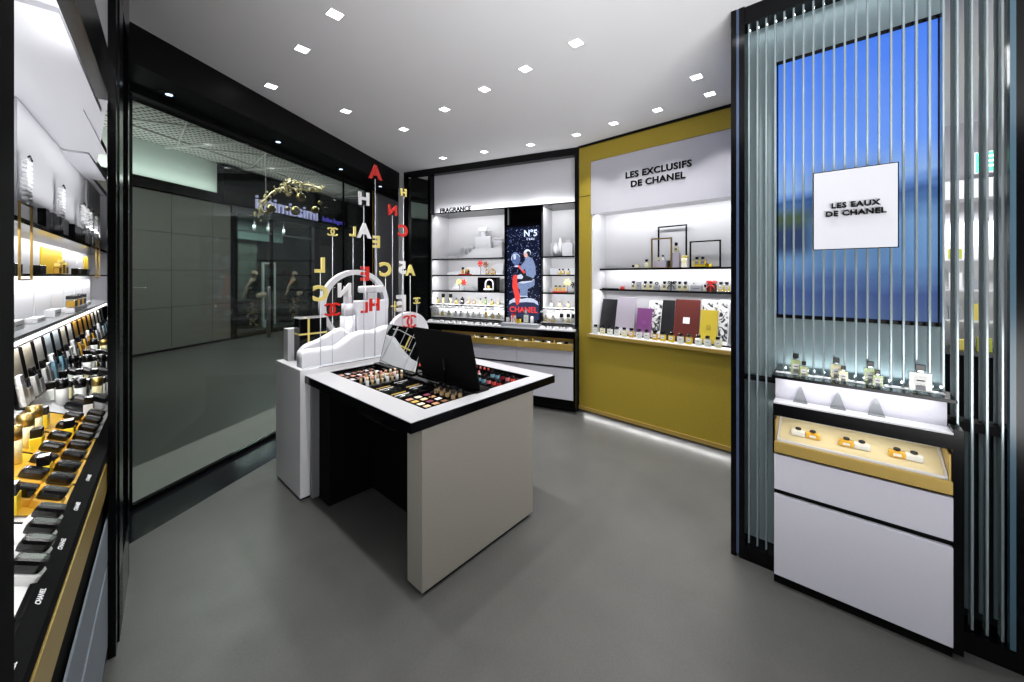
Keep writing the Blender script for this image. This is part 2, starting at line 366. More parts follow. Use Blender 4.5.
# mannequins
skin = mat('mannequin_skin', (206, 176, 156), .5)
def mannequin(u, v, s):
    t = thing('mannequin', 'bald seated shop mannequin in black lingerie dress, '+s, 'mannequin', 'S', u, v, 0, -.75, group='seated mannequins in the lingerie window')
    P = {'pel': (0, 0, 1.08), 'wai': (.0, 0, 1.26), 'che': (.0, 0, 1.46), 'nk': (0.01, 0, 1.6), 'hd': (.04, 0, 1.72), 'tp': (.06, 0, 1.82),
         'ls': (-.02, -.17, 1.55), 'le': (-.16, -.2, 1.32), 'lh': (-.22, -.17, 1.07), 'lf': (-.25, -.17, 1.03),
         'rs': (-.01, .17, 1.55), 're': (-.1, .24, 1.32), 'rh': (-.13, .22, 1.1),
         'lhip': (.06, -.09, 1.05), 'lk': (.36, -.12, 1.08), 'la': (.37, -.12, .42), 'lt': (.45, -.12, .30),
         'rhip': (.06, .09, 1.05), 'rk': (.38, .04, 1.12), 'ra': (.52, .0, .44), 'rt': (.6, 0, .33)}
    R = {'pel': .13, 'wai': .095, 'che': .13, 'nk': .04, 'hd': .1, 'tp': .075, 'ls': .06, 'le': .035, 'lh': .022, 'lf': .025, 'rs': .06, 're': .035, 'rh': .022,
         'lhip': .09, 'lk': .055, 'la': .032, 'lt': .028, 'rhip': .09, 'rk': .055, 'ra': .032, 'rt': .028}
    E_ = [('pel', 'wai'), ('wai', 'che'), ('che', 'nk'), ('nk', 'hd'), ('hd', 'tp'), ('che', 'ls'), ('ls', 'le'), ('le', 'lh'), ('lh', 'lf'), ('che', 'rs'), ('rs', 're'), ('re', 'rh'),
          ('pel', 'lhip'), ('lhip', 'lk'), ('lk', 'la'), ('la', 'lt'), ('pel', 'rhip'), ('rhip', 'rk'), ('rk', 'ra'), ('ra', 'rt')]
    ks = list(P); me = bpy.data.meshes.new('body'); me.from_pydata([P[k] for k in ks], [(ks.index(a), ks.index(b)) for a, b in E_], [])
    o = bpy.data.objects.new('body', me); COL.objects.link(o); o.parent = t
    sk = o.modifiers.new('skin', 'SKIN'); o.modifiers.new('sub', 'SUBSURF').levels = 2
    if not me.skin_vertices: me.skin_vertices.new()
    for i, k in enumerate(ks): me.skin_vertices[0].data[i].radius = (R[k], R[k]); me.skin_vertices[0].data[i].use_root = (k == 'pel')
    me.materials.append(skin); o.modifiers['sub'].render_levels = 2
    d = MB(); d.lathe([(.15, .96), (.165, 1.06), (.13, 1.2), (.105, 1.28), (.14, 1.42), (.145, 1.5), (.08, 1.53)], BLACKM, .01, 0, 20, 1, 1.15)
    d.tube([(.06, -.09, 1.5), (.02, -.11, 1.62), (-.06, -.09, 1.52)], .012, BLACKM); d.tube([(.06, .09, 1.5), (.02, .11, 1.62), (-.06, .09, 1.52)], .012, BLACKM)
    part('dress', d, t, 'short black lingerie dress')
    bx = thing('bauble_box', 'black seat box decorated with red and gold baubles, under the %s mannequin' % s.split()[0], 'display box', 'S', u-.15, v+.02, .12, group='bauble boxes in the lingerie window')
    part('box_body', MB().box(-.24, -.2, 0, .22, .2, .8, BLACKM, .01), bx)
    c = MB(); rr = random.Random(3)
    cols = [mat('red_bauble', (150, 40, 34), .3), mat('gold_bauble', (170, 150, 80), .3), mat('cream_bauble', (190, 180, 150), .3)]
    for i in range(60):
        c.ball((rr.uniform(-.22, .2), -.205, rr.uniform(.03, .77)), rr.uniform(.014, .024), rr.choice(cols), 6)
    part('baubles', c, bx)['kind'] = 'stuff'
mannequin(7.9, 6.95, 'nearer to the stone wall'); mannequin(9.52, 6.95, 'farther one by the dark shutter')
mf = thing('standing_mirror', 'tall white framed mirror standing between the two mannequins', 'mirror', 'S', 8.33, 7.0, .12)
b = MB(); b.box(-.03, -.02, 0, .03, .03, 1.95, LWHITE); b.box(.42, -.02, 0, .48, .03, 1.95, LWHITE); b.box(-.03, -.02, 1.9, .48, .03, 1.96, LWHITE)
part('frame', b, mf); part('mirror_glass', MB().box(.03, 0, .0, .42, .01, 1.9, mat('dim_mirror', (110, 118, 112), .1, metal=.6)), mf)
for i in range(3):
    solo('lingerie_box', MB().box(-.09, -.03, 0, .09, .03, .2, LWHITE), 'small white card standing on the lingerie window floor, %s' % ['below the nearer mannequin', 'beside the standing mirror', 'below the farther mannequin'][i], 'box', 'S', [8.0, 8.15, 9.25][i], 6.6, .12, .2)
# garland
gar = thing('hanging_garland', 'gold garland with baubles hanging in the mall above the walkway', 'christmas decoration', 'S', 3.7, 2.5, 2.9)
gold = mat('garland_gold', (206, 188, 136), .3, metal=.5)
pts = []
for px, py, v in [(258, 216, 2.2), (262, 203, 2.3), (272, 192, 2.5), (285, 187, 2.6), (300, 190, 2.4), (315, 190, 2.2), (323, 188, 2.5), (312, 186, 2.9), (300, 184, 2.9), (290, 180, 2.7), (286, 184, 2.3), (288, 196, 2.2)]:
    u, z = at('S', px, py, v); pts.append(Vector((u-3.7, v-2.5, z-2.9)))
b = MB(); rr = random.Random(5); b.tube(pts, .012, gold)
for a_, c_ in zip(pts, pts[1:]):
    for k in range(26):
        p = a_.lerp(c_, rr.random())+Vector((rr.gauss(0, .028), rr.gauss(0, .04), rr.gauss(0, .028))); b.ball(p, rr.uniform(.010, .02), gold, 6)
part('garland', b, gar)
for px, py, r in [(300.7, 197.5, .085), (271, 209, .075), (295.5, 211, .08), (315, 210, .07), (320, 203, .045), (289, 195, .05), (288, 209, .04), (266, 213, .035)]:
    u, z = at('S', px, py, 2.4); part('bauble', MB().ball((u-3.7, -.1, z-2.9), r, mat('bauble_gold', (150, 134, 78), .2, metal=.8), 18), gar)
u, z = at('S', 266, 193, 2.4); part('cord', MB().tube([(u-3.7, -.1, z-2.9), (u-3.72, -.1, z-2.2), (u-3.7, -.1, 1.6)], .006, LWHITE), gar)

# ------------------------------------------------------------ helpers for goods
ORD = 'first second third fourth fifth sixth seventh eighth ninth tenth eleventh twelfth thirteenth fourteenth fifteenth sixteenth seventeenth eighteenth nineteenth twentieth'.split()
def nth(i, n, where='from the left'):
    return 'leftmost' if i == 0 and where == 'from the left' else 'rightmost' if i == n-1 and where == 'from the left' else ORD[i]+' '+where
def bottle_meshes(w_, d, h, cw, ch, liq, cap=None, lab=True, labm=None, fill=.86, round_=False):
    key = ('bm', w_, d, h, cw, ch, liq, lab, round_, fill, cap.name if cap else 0, labm.name if labm else 0)
    if key in MC: return MC[key]
    g = MB(); q = MB()
    L = LIQ[liq]; solid = liq in ('black', 'white', 'blue')
    if round_:
        g.lathe([(w_/2*.9, 0), (w_/2, .004), (w_/2, h*.9), (w_/2*.5, h)], L if solid else CLEAR, n=16); q.lathe([(w_/2-.003, .004), (w_/2-.003, h*fill)], L, n=16)
    else:
        g.box(-w_/2, -d/2, 0, w_/2, d/2, h, L if solid else CLEAR, min(w_, d)*.12, 1); q.box(-w_/2+.004, -d/2+.003, .006, w_/2-.004, d/2-.003, h*fill, L)
    c = MB()
    if round_: c.lathe([(cw/2, h), (cw/2, h+ch)], cap or CAP, n=14)
    else: c.box(-cw/2, -min(d, cw)/2, h+.004, cw/2, min(d, cw)/2, h+ch, cap or CAP, .002, 1)
    c.box(-cw/4, -cw/4, h-.001, cw/4, cw/4, h+.005, cap or CHROME)
    lb = None
    if lab:
        lb = MB(); lb.box(-w_*.27, -d/2-.0012, h*.38, w_*.27, -d/2-.0002, h*.38+w_*.5, labm or LABEL); lb.box(-w_*.17, -d/2-.0016, h*.38+w_*.2, w_*.17, -d/2-.001, h*.38+w_*.27, BLACKM)
    r = (g.mesh('body'), None if solid else q.mesh('liquid'), c.mesh('cap'), lb.mesh('label_plate') if lb else None)
    MC[key] = r; return r
def bottle(label, fr, u, v, z, w_=.04, d=.02, h=.06, cw=.018, ch=.022, liq='yellow', cap=None, lab=True, group=None, name='perfume_bottle', rot=0, fill=.86, round_=False, labm=None, cat='perfume bottle'):
    m = bottle_meshes(w_, d, h, cw, ch, liq, cap, lab, labm, fill, round_)
    t = thing(name, label, cat, fr, u, v, z, rot, group)
    b_ = child('glass_body' if m[1] else 'body', m[0], t)
    if m[1]: child('liquid', m[1], b_)
    child('cap', m[2], t)
    if m[3]: child('label_plate', m[3], t)
    return t
BXC = {}
def carton(label, fr, u, v, z, w_, d, h, m=None, group=None, name='product_box', rot=0, mark=True, cat='box', markm=None):
    k = (round(w_, 3), round(d, 3), round(h, 3), (m or LWHITE).name, mark)
    if k not in BXC:
        b = MB(); b.box(-w_/2, -d/2, 0, w_/2, d/2, h, m or LWHITE, min(w_, d, h)*.04, 1)
        if mark: b.box(-w_*.3, -d/2-.0008, h*.45, w_*.3, -d/2-.0001, h*.52, markm or BLACKM)
        BXC[k] = b.mesh('box')
    return solo(name, BXC[k], label, cat, fr, u, v, z, rot, group)
def bow(label, fr, u, v, z, m, box_m=None, s=1.0, rot=0, group=None, tall=.07):
    t = thing('gift_box', label, 'gift box', fr, u, v, z, rot, group)
    part('box', MB().box(-.025*s, -.02*s, 0, .025*s, .02*s, tall*s, box_m or LWHITE, .001), t)
    b = MB(); zt = tall*s
    b.box(-.004*s, -.0215*s, 0, .004*s, .0215*s, zt+.001, m)
    for a in range(0, 360, 40):
        r = math.radians(a); c_, s_ = math.cos(r), math.sin(r); q = .036*s
        b.tube([(0, 0, zt), (c_*q*.6, s_*q*.5, zt+.02*s), (c_*q, s_*q*.6, zt+.012*s+.01*s*math.sin(3*r)), (c_*q*.5, s_*q*.5, zt+.003), (0, 0, zt)], .0035*s, m, 6)
    for a in (-1, 1): b.tube([(0, -.02*s, zt), (a*.02*s, -.024*s, zt*.6), (a*.028*s, -.024*s, zt*.3)], .003*s, m, 6)
    part('ribbon_bow', b, t); return t

# ------------------------------------------------------------ makeup counter and plinth
TAB = thing('makeup_counter', 'large makeup counter with white top, black edge and warm grey front', 'counter', 'T', 0, 0, 0)
zt, zb = .915, .863; U1, V1 = 1.233, 1.368; cu0, cu1, cv0, cv1 = .168, 1.085, .118, 1.34
b = MB(); b.box(0, 0, zb, U1, cv0, zt, BLACK); b.box(0, cv1, zb, U1, V1, zt, BLACK); b.box(0, cv0, zb, cu0, cv1, zt, BLACK); b.box(cu1, cv0, zb, U1, cv1, zt, BLACK); b.box(cu0, cv0, zb, cu1, cv1, zb+.025, BLACK)
part('tabletop', b, TAB)
WI = mat('counter_inlay_white', (166, 166, 170), .3, spec=.3)
b = MB(); e = .004; b.box(e, e, zt, U1-e, cv0-.003, zt+.003, WI); b.box(e, cv1, zt, U1-e, V1, zt+.003, WI); b.box(e, cv0-.003, zt, cu0-.003, cv1, zt+.003, WI); b.box(cu1+.003, cv0-.003, zt, U1-e, cv1, zt+.003, WI)
part('top_inlay', b, TAB, 'white inlay around the sunken makeup trays')
part('front_panel', MB().box(.07, 0.003, .025, .98, .138, zb, LINENW, .0015), TAB, 'warm grey woven front panel')
b = MB(); b.box(.40, .138, .02, .95, 1.14, zb, BLACKM); b.box(.08, 1.14, .01, .95, 1.33, zb, BLACKM); b.box(.10, .02, 0, .95, .12, .025, BLACKM)
part('cabinet', b, TAB, 'black cabinet under the tabletop')
part('drawer', MB().box(.03, .2, .815, .42, .62, zb, BLACK, .003), TAB)
part('inner_strip', MB().box(.03, 1.31, .02, .09, 1.345, zb, GREY), TAB)
PLT = thing('display_plinth', 'tall white block plinth joined to the left end of the makeup counter', 'plinth', 'T', 0, 0, 0)
part('body', MB().box(-.03, 1.37, .02, 1.26, 1.90, .955, mat('plinth_white', (232, 232, 235), .4), .0015), PLT); part('base', MB().box(.0, 1.39, 0, 1.23, 1.88, .02, BLACKM), PLT)
part('surface_panel', MB().box(-.028, 1.372, .955, 1.258, 1.898, .958, WHITE), PLT)
part('black_edge', MB().box(0.10, 1.3705, .925, 1.26, 1.376, .9585, BLACK), PLT)
ZP = .958
def wave(label, pts, v0, v1):
    o = [at('T', x, y, v0) for x, y in pts]
    # smooth the crest line
    s = []
    for i in range(len(o)-1):
        p0, p1, p2, p3 = o[max(0, i-1)], o[i], o[i+1], o[min(len(o)-1, i+2)]
        for k in range(6):
            t = k/6
            s.append(tuple(.5*((2*p1[j])+(-p0[j]+p2[j])*t+(2*p0[j]-5*p1[j]+4*p2[j]-p3[j])*t*t+(-p0[j]+3*p1[j]-3*p2[j]+p3[j])*t**3) for j in (0, 1)))
    s.append(o[-1]); u0 = s[0][0]; n_ = len(s); b = MB(); dv = v1-v0
    vs = []; R_ = 5; rad = min(.03, dv/2.2)
    prof = [(0, None)]
    rows = [(0, 'b')]+[(rad*(1-math.cos(math.pi/2*k/R_)), -rad*(1-math.sin(math.pi/2*k/R_))) for k in range(R_+1)]+[(dv-rad*(1-math.cos(math.pi/2*(R_-k)/R_)), -rad*(1-math.sin(math.pi/2*(R_-k)/R_))) for k in range(R_+1)]+[(dv, 'b')]
    for (y, dz) in rows:
        for (u, z) in s: vs.append((u-u0, y, 0 if dz == 'b' else max(.004, z-ZP+dz)))
    fs = [(r*n_+i, r*n_+i+1, (r+1)*n_+i+1, (r+1)*n_+i) for r in range(len(rows)-1) for i in range(n_-1)]
    fs += [tuple(r*n_ for r in range(len(rows))), tuple(r*n_+n_-1 for r in reversed(range(len(rows)))), tuple([0, n_-1, len(rows)*n_-1, (len(rows)-1)*n_])]
    b.add(vs, fs, DIFF, True)
    me = b.mesh('wave')
    return solo('wave_sculpture', me, label, 'sculpture', 'T', u0, v0, ZP)
wave('low smooth white wave sculpture along the front of the plinth, rising to the right', [(301.5, 352), (309, 350), (317, 349.2), (330, 347), (338, 346), (345, 341), (353, 335), (364, 331), (375, 330.5), (387, 326), (393, 327), (399, 335), (404, 346)], 1.43, 1.53)
wave('white wave sculpture with pointed crest, behind the front wave on the plinth', [(300, 351), (306, 345), (320, 339), (333, 331.5), (342, 328), (352, 334), (362, 339), (372, 342)], 1.56, 1.63)
# giant bottle, lipstick, ring
def big(name, label, cat, v, x, y=None):
    u, z = at('T', x, 300, v); return thing(name, label, cat, 'T', u, v, ZP)
def zof(y, v, x=365): return at('T', x, y, v)[1]-ZP
t = big('giant_bottle', 'giant white model perfume bottle standing on the plinth inside the ring', 'display sculpture', 1.74, 370.8)
ul, ur = at('T', 355, 320, 1.70)[0], at('T', 386.5, 320, 1.70)[0]; hw = (ur-ul)/2
zt_ = zof(300.5, 1.7)
part('body', MB().box(-hw, -.045, 0, hw, .045, zt_, DIFF, .012, 3), t)
part('neck', MB().box(-.045, -.03, zt_, .045, .03, zof(293, 1.7), DIFF), t)
part('stopper', MB().box(-.115, -.035, zof(293, 1.7), .115, .035, zof(286, 1.7), DIFF, .02, 3), t)
t = big('giant_lipstick', 'giant white model lipstick with slanted tip, left of the giant bottle', 'display sculpture', 1.72, 347.5)
hw = .05; zc, zd = zof(316, 1.7, 347), zof(303.7, 1.7, 347); zz = zof(288, 1.7, 347)
part('case', MB().lathe([(hw*1.25, 0), (hw*1.25, zc)], DIFF, n=4+20), t); part('collar', MB().lathe([(hw, zc), (hw, zd)], DIFF, n=24), t)
bm = MB(); N = 20; r = hw*.72
bm.add([(r*math.cos(2*math.pi*k/N), r*math.sin(2*math.pi*k/N), zd) for k in range(N)]+[(r*math.cos(2*math.pi*k/N), r*math.sin(2*math.pi*k/N), zz-.03+.05*(-math.cos(2*math.pi*k/N))) for k in range(N)],
       [tuple(range(N)), tuple(range(2*N-1, N-1, -1))]+[(i, (i+1) % N, (i+1) % N+N, i+N) for i in range(N)], DIFF)
part('tip', bm, t)
u0, zc = at('T', 356, 304.5, 1.82); rl = (at('T', 389.7, 304, 1.82)[0]-at('T', 322.7, 304, 1.82)[0])/2
solo('white_ring', MB().ring(0, 0, rl-.045, rl, -.03, .03, DIFF, n=64), 'large standing white hoop framing the giant bottle on the plinth', 'sculpture', 'T', u0, 1.83, max(zc, ZP+rl))
t = big('gift_box', 'black gift box with thin yellow ribbon cross at the left of the plinth', 'gift box', 1.72, 310.5)
ul, ur = at('T', 297, 330, 1.65)[0], at('T', 324.4, 330, 1.65)[0]; hw = (ur-ul)/2; zz = zof(318.5, 1.65, 310)
part('box', MB().box(-hw, -.06, 0, hw, .06, zz, BLACK, .002), t)
b = MB(); zr = zz*.64; x_ = -hw*.35
b.box(x_-.008, -.0615, 0, x_+.008, .0615, zz+.0015, YEL); b.box(-hw-.0015, -.0612, zr-.007, hw+.0015, .0612, zr+.007, YEL)
part('ribbon', b, t); b = MB(); 
for q in ((-hw, -.061, zz, hw, -.057, zz+.006), (-hw, .057, zz, hw, .061, zz+.006), (-hw, -.061, zz, -hw+.004, .061, zz+.006), (hw-.004, -.061, zz, hw, .061, zz+.006)): b.box(*q, LWHITE)
part('lid_rim', b, t)
ul, zz = at('T', 285, 333, 1.75)
solo('white_block', MB().box(-.03, -.05, 0, .045, .05, .26, WHITE, .003), 'small upright white block at the far left end of the plinth', 'block', 'T', .05, 1.83, ZP)
t = big('gift_box', 'small tilted white gift with orange ribbon by the foot of the hoop', 'gift box', 1.665, 334); t.location.z = ZP+.145
t.rotation_euler[1] = .45
part('box', MB().box(-.028, -.02, 0, .028, .02, .075, LWHITE, .002), t); part('ribbon', MB().box(-.029, -.0212, .03, .029, .0212, .042, mat('orange_ribbon', (226, 128, 40), .5)), t)
solo('small_stand', MB().box(-.025, -.04, 0, .025, .04, .235, DIFF, .004), 'narrow white upright under the tilted gift at the hoop foot', 'stand', 'T', at('T', 337, 330, 1.7)[0], 1.70, ZP)
uc, ztop = at('T', 409.5, 312, 1.60); ztop -= ZP; r = (at('T', 429, 330, 1.60)[0]-at('T', 390, 330, 1.60)[0])/2; r = min(r, ztop-.01)
pts_ = [(-r, 0)]+[(r*math.cos(math.radians(180-a)), ztop-r+r*math.sin(math.radians(a))) for a in range(0, 181, 9)]+[(r, 0)]
solo('arch_panel', MB().prism(pts_, -.03, .03, DIFF), 'white round-topped panel standing behind the tilted table mirror', 'sculpture', 'T', uc, 1.62, ZP)
# letters on thin rods
def letter(ch, col, x, y, v, px, label, bottom=None):
    u, z = at('T', x, y, v); Yd = world('T', u, v).y; h = px*Yd/FP
    m = {'r': RED, 'y': YEL, 'w': LWHITE}[col]
    t = thing('letter_pick', label, 'letter decoration', 'T', u, v, ZP)
    if ch == 'CC':
        part('logo', cc_logo(h*.5, h*.15, -.004, .004, m), t).location = (0, 0, z-ZP)
    elif ch == '+':
        part('cross', MB().box(-h*.45, -.004, -h*.05, h*.45, .004, h*.05, m).box(-h*.05, -.0045, -h*.5, h*.05, .0045, h*.5, m), t).location = (0, 0, z-ZP)
    else:
        child('letter', text_mesh(ch, h/.70, .012, m, .006*h/.1, flip=True), t, (0, 0, z-ZP))
    part('rod', MB().tube([(0, .0, 0), (0, .0, z-ZP-h*.48)], .0028, mat('clear_rod', (214, 216, 226), .2)), t)
LL = [('A', 'r', 375.2, 173, 1.40, 13, 'red letter A, tallest of the letters on rods'), ('H', 'w', 363.8, 199.4, 1.55, 12, 'white letter H high above the hoop on a rod'),
      ('CC', 'y', 332.5, 231.7, 1.545, 8.5, 'pale yellow interlocked double C emblem on a tall rod left of the hoop'), ('L', 'y', 353, 232, 1.55, 9, 'small pale yellow letter L beside the white A on a rod'),
      ('A', 'w', 364.0, 231.5, 1.40, 13.5, 'white letter A above the top of the hoop'), ('E', 'y', 376.5, 242.5, 1.55, 11, 'pale yellow letter E below the tall red A'),
      ('N', 'r', 392.5, 210.8, 1.55, 9.5, 'red letter N in front of the grey wall panel'), ('H', 'y', 403.5, 193, 1.66, 7, 'small pale yellow letter H before the white pillar'),
      ('C', 'r', 403, 231.4, 1.41, 11, 'red letter C in front of the white pillar'), ('5', 'w', 402.3, 268.5, 1.55, 12, 'white numeral 5 in front of the white pillar'),
      ('A', 'y', 410.2, 270.8, 1.42, 10, 'pale yellow letter A beside the white numeral 5'), ('C', 'y', 385.6, 270, 1.545, 13, 'pale yellow letter C at the right of the hoop'),
      ('L', 'y', 320.3, 265.8, 1.545, 14, 'large pale yellow letter L above the black gift box'), ('C', 'y', 320.5, 294, 1.40, 14.5, 'large pale yellow letter C above the black gift box, under the L'),
      ('E', 'r', 365.2, 274.4, 1.545, 13, 'red letter E at the top of the hoop'), ('N', 'w', 344.5, 290.8, 1.545, 13, 'white letter N beside the giant lipstick tip'),
      ('CC', 'r', 332.4, 309.4, 1.41, 13, 'red interlocked double C emblem in front of the white waves'), ('L', 'r', 364.7, 308, 1.545, 10, 'small red letter L before the giant bottle'),
      ('H', 'r', 374.4, 305.3, 1.41, 11.5, 'red letter H before the giant bottle'), ('E', 'w', 401.5, 304, 1.60, 15, 'large white letter E right of the hoop'),
      ('+', 'y', 394.8, 306, 1.41, 10, 'thin pale yellow cross right of the giant bottle'), ('CC', 'y', 416.8, 300.6, 1.55, 6.5, 'tiny pale yellow double C emblem beyond the white E'),
      ('CC', 'r', 409.6, 321.5, 1.50, 13, 'red interlocked double C emblem in front of the round-topped panel')]
for a_ in LL: letter(*a_)
part('rail', MB().box(.0, 1.39, .958, 1.14, 1.425, .963, mat('rod_rail', (200, 202, 208), .25)), PLT)

# table mirrors
def tmirror(label, u0b, u0t, v0, v1, zb_, zt2, face, side):
    t = thing('table_mirror', label, 'mirror', 'T', u0b, (v0+v1)/2, zb_)
    hv = (v1-v0)/2; dx = u0t-u0b; dz = zt2-zb_; th = .012*(1 if side > 0 else -1)
    def pan(x_off, th_, z0=0.02, inset=0, m=None):
        vs = []
        for s_ in (0, 1):
            for (f_, y) in ((z0/dz+inset, -hv+inset), (1-inset, -hv+inset), (1-inset, hv-inset), (z0/dz+inset, hv-inset)):
                vs.append((dx*f_+x_off+s_*th_, y, dz*f_))
        return MB().add(vs, [(0, 1, 2, 3), (7, 6, 5, 4), (0, 4, 5, 1), (1, 5, 6, 2), (2, 6, 7, 3), (3, 7, 4, 0)], m)
    part('backing', pan(0, .012, m=BLACKM), t)
    part('mirror_glass', pan(-.0015 if face < 0 else .0125, .001, inset=.008, m=MIRROR), t)
    part('base', MB().box(-.04, -hv-.01, 0, .075, hv+.01, .02, BLACK, .003), t)
    part('strut', MB().tube([(dx*.5+(.02 if face < 0 else -.004), 0, dz*.5), ((.07 if face < 0 else -.035), 0, .02)], .008, BLACK), t)
    return t
tmirror('tilted mirror on black base, farther of the two on the makeup counter, reflecting the letters', .545, .632, .765, 1.29, .915, 1.24, -1, 1)
tmirror('tilted mirror seen from its black back, nearer of the two on the makeup counter', .578, .49, .11, .72, .915, 1.285, 1, -1)

# makeup testers
ZT = zb+.025
def tray(label, u0, u1, v0, v1, h=.018, handle=False, rows=0):
    t = thing('tester_tray', label, 'makeup tray', 'T', (u0+u1)/2, (v0+v1)/2, ZT)
    a, c = (u1-u0)/2, (v1-v0)/2; b = MB(); b.box(-a, -c, 0, a, c, h*.5, BLACK); b.box(-a, -c, 0, a, -c+.004, h, BLACK); b.box(-a, c-.004, 0, a, c, h, BLACK); b.box(-a, -c, 0, -a+.004, c, h, BLACK); b.box(a-.004, -c, 0, a, c, h, BLACK)
    for k in range(rows): y = -c+(k+1)*2*c/(rows+1); b.box(-a, y-.001, 0, a, y+.001, h, BLACK)
    part('tray_body', b, t)
    if handle: part('handle', MB().tube([(-.02, 0, h), (-.02, 0, h+.035), (.02, 0, h+.035), (.02, 0, h)], .0035, BLACK), t)
    part('clear_edge', MB().box(-a, -c-.0015, h, a, -c+.002, h+.003, CHROME), t)
    return t
tray('black tester tray with small arched handle, nearest the plinth', .18, .50, 1.0, 1.33, .02, True, 5)
tray('black tester tray of foundation bottles, second from the plinth', .18, .50, .78, .99, .018, False, 1)
tray('long black tray of pencils and brushes in the middle of the counter', .18, .50, .42, .77, .018, False, 8)
tray('black tester tray of compacts with arched handle at the front corner', .18, .50, .13, .41, .022, True, 2)
tray('black tester tray of red lipsticks right of the mirrors', .74, 1.07, .42, .80, .02, False, 3)
tray('dark tray of nail colours at the right corner of the counter', .74, 1.07, .13, .41, .02, False, 2)
tray('black tester tray of lip colours behind the mirrors', .74, 1.07, .81, 1.33, .02, False, 4)
rr = random.Random(11); zi = ZT+.0105
tones = [mat('tone_%s' % k, c, .35) for k, c in (('sand', (224, 190, 150)), ('rose', (206, 140, 120)), ('tan', (190, 140, 96)), ('ivory', (238, 222, 196)), ('brown', (120, 80, 56)), ('plum', (110, 50, 70)), ('gold', (196, 160, 70)), ('pearl', (220, 215, 220)))]
for i in range(8):
    for j in range(2):
        bottle('small %s foundation bottle, %s in the %s line of the second tray' % (['sand', 'rose', 'tan', 'ivory'][(i+j) % 4], ORD[i], ['front', 'rear'][j]), 'T', .205+i*.038, .83+j*.09, zi, .022, .022, .04, .016, .02, 'peach' if (i+j) % 2 else 'white', cap=tones[(i+j) % 4], lab=False, group='foundation bottles in the second tray', round_=True, name='foundation_bottle', cat='makeup bottle')
pm = [CHROME, BLACK, tones[7], BLACK, tones[6]]
for i in range(9):
    for j in range(2):
        m = pm[(i*2+j) % 5]; L_ = .12
        b = MB(); b.tube([(-L_/2, 0, .006), (L_/2-.02, 0, .006)], .0045, m, 8); b.tube([(L_/2-.02, 0, .006), (L_/2, 0, .006)], .004, BLACK, 8, rr=[.0045, .001])
        solo('makeup_pencil', b, '%s makeup pencil lying in the middle tray, %s slot, %s side' % ({0: 'silver', 1: 'black', 2: 'pearl', 3: 'black', 4: 'golden'}[(i*2+j) % 5], ORD[i], ['left', 'right'][j]), 'makeup pencil', 'T', .26+j*.155, .44+i*.037, zi, 0, 'pencils in the middle tray')
for i in range(4):
    for j in range(3):
        m = tones[(i*3+j*2) % 8]; t = thing('powder_compact', '%s powder compact in the corner tray, %s from the plinth side, %s row' % (['sand', 'rose', 'tan', 'ivory', 'brown', 'plum', 'gold', 'pearl'][(i*3+j*2) % 8], ORD[3-i], ['left', 'middle', 'right'][j]), 'compact', 'T', .215+j*.062, .165+i*.058, zi, group='powder compacts in the corner tray')
        part('case', MB().box(-.025, -.022, 0, .025, .022, .012, BLACK, .002), t); part('powder', MB().box(-.019, -.016, .012, .019, .016, .0135, m), t)
for i in range(4):
    bottle('black-capped skin tint bottle standing in the corner tray, %s from the front edge' % ORD[i], 'T', .41+i*.0, .17+i*.055, zi, .028, .02, .035, .022, .028, 'peach', lab=False, group='skin tint bottles in the corner tray', name='skin_tint_bottle', cat='makeup bottle')
for i in range(5):
    bottle('black-capped skin tint bottle by the mirror foot, %s from the front edge' % ORD[i], 'T', .46, .165+i*.05, zi, .026, .02, .033, .02, .026, 'peach', lab=False, group='skin tint bottles by the mirror foot', name='skin_tint_bottle', cat='makeup bottle')
for i in range(6):
    for j in range(3):
        t = thing('eyeshadow_palette', '%s eyeshadow palette near the plinth, %s across in the %s line' % (['pearl', 'brown', 'rose'][(i+j) % 3], ORD[i], ORD[j]), 'palette', 'T', .205+i*.048, 1.05+j*.085, zi, group='eyeshadow palettes in the tray nearest the plinth')
        part('case', MB().box(-.02, -.03, 0, .02, .03, .007, BLACK, .001), t); part('shadow', MB().box(-.014, -.022, .007, .014, .022, .008, [tones[7], tones[4], tones[1]][(i+j) % 3]), t)
reds = [mat('lip_%s' % k, c, .3) for k, c in (('red', (196, 32, 34)), ('coral', (226, 84, 66)), ('pink', (220, 120, 130)), ('berry', (130, 24, 46)))]
rn = ['red', 'coral', 'pink', 'berry']
for i in range(8):
    for j in range(3):
        k = (i+2*j) % 4; t = thing('lipstick', '%s lipstick tester, %s in the %s line of the lipstick tray' % (rn[k], ORD[i], ORD[j]), 'lipstick', 'T', .79+j*.1, .45+i*.044, zi, group='lipstick testers right of the mirrors')
        part('case', MB().box(-.009, -.009, 0, .009, .009, .022, [BLACK, LWHITE][j % 2]), t); part('bullet', MB().lathe([(.0075, .022), (.0075, .034), (.003, .042)], reds[k], n=10), t)
for i in range(5):
    for j in range(2):
        k = (i+j) % 4; t = thing('nail_polish', '%s nail polish bottle at the right corner tray, %s in the %s line' % (rn[k], ORD[i], ORD[j]), 'nail polish', 'T', .80+j*.14, .155+i*.05, zi, group='nail polish bottles in the corner tray')
        part('bottle', MB().box(-.011, -.011, 0, .011, .011, .022, reds[k] if i < 3 else LIQ['blue'], .001), t); part('cap', MB().box(-.008, -.008, .022, .008, .008, .045, CAP), t)
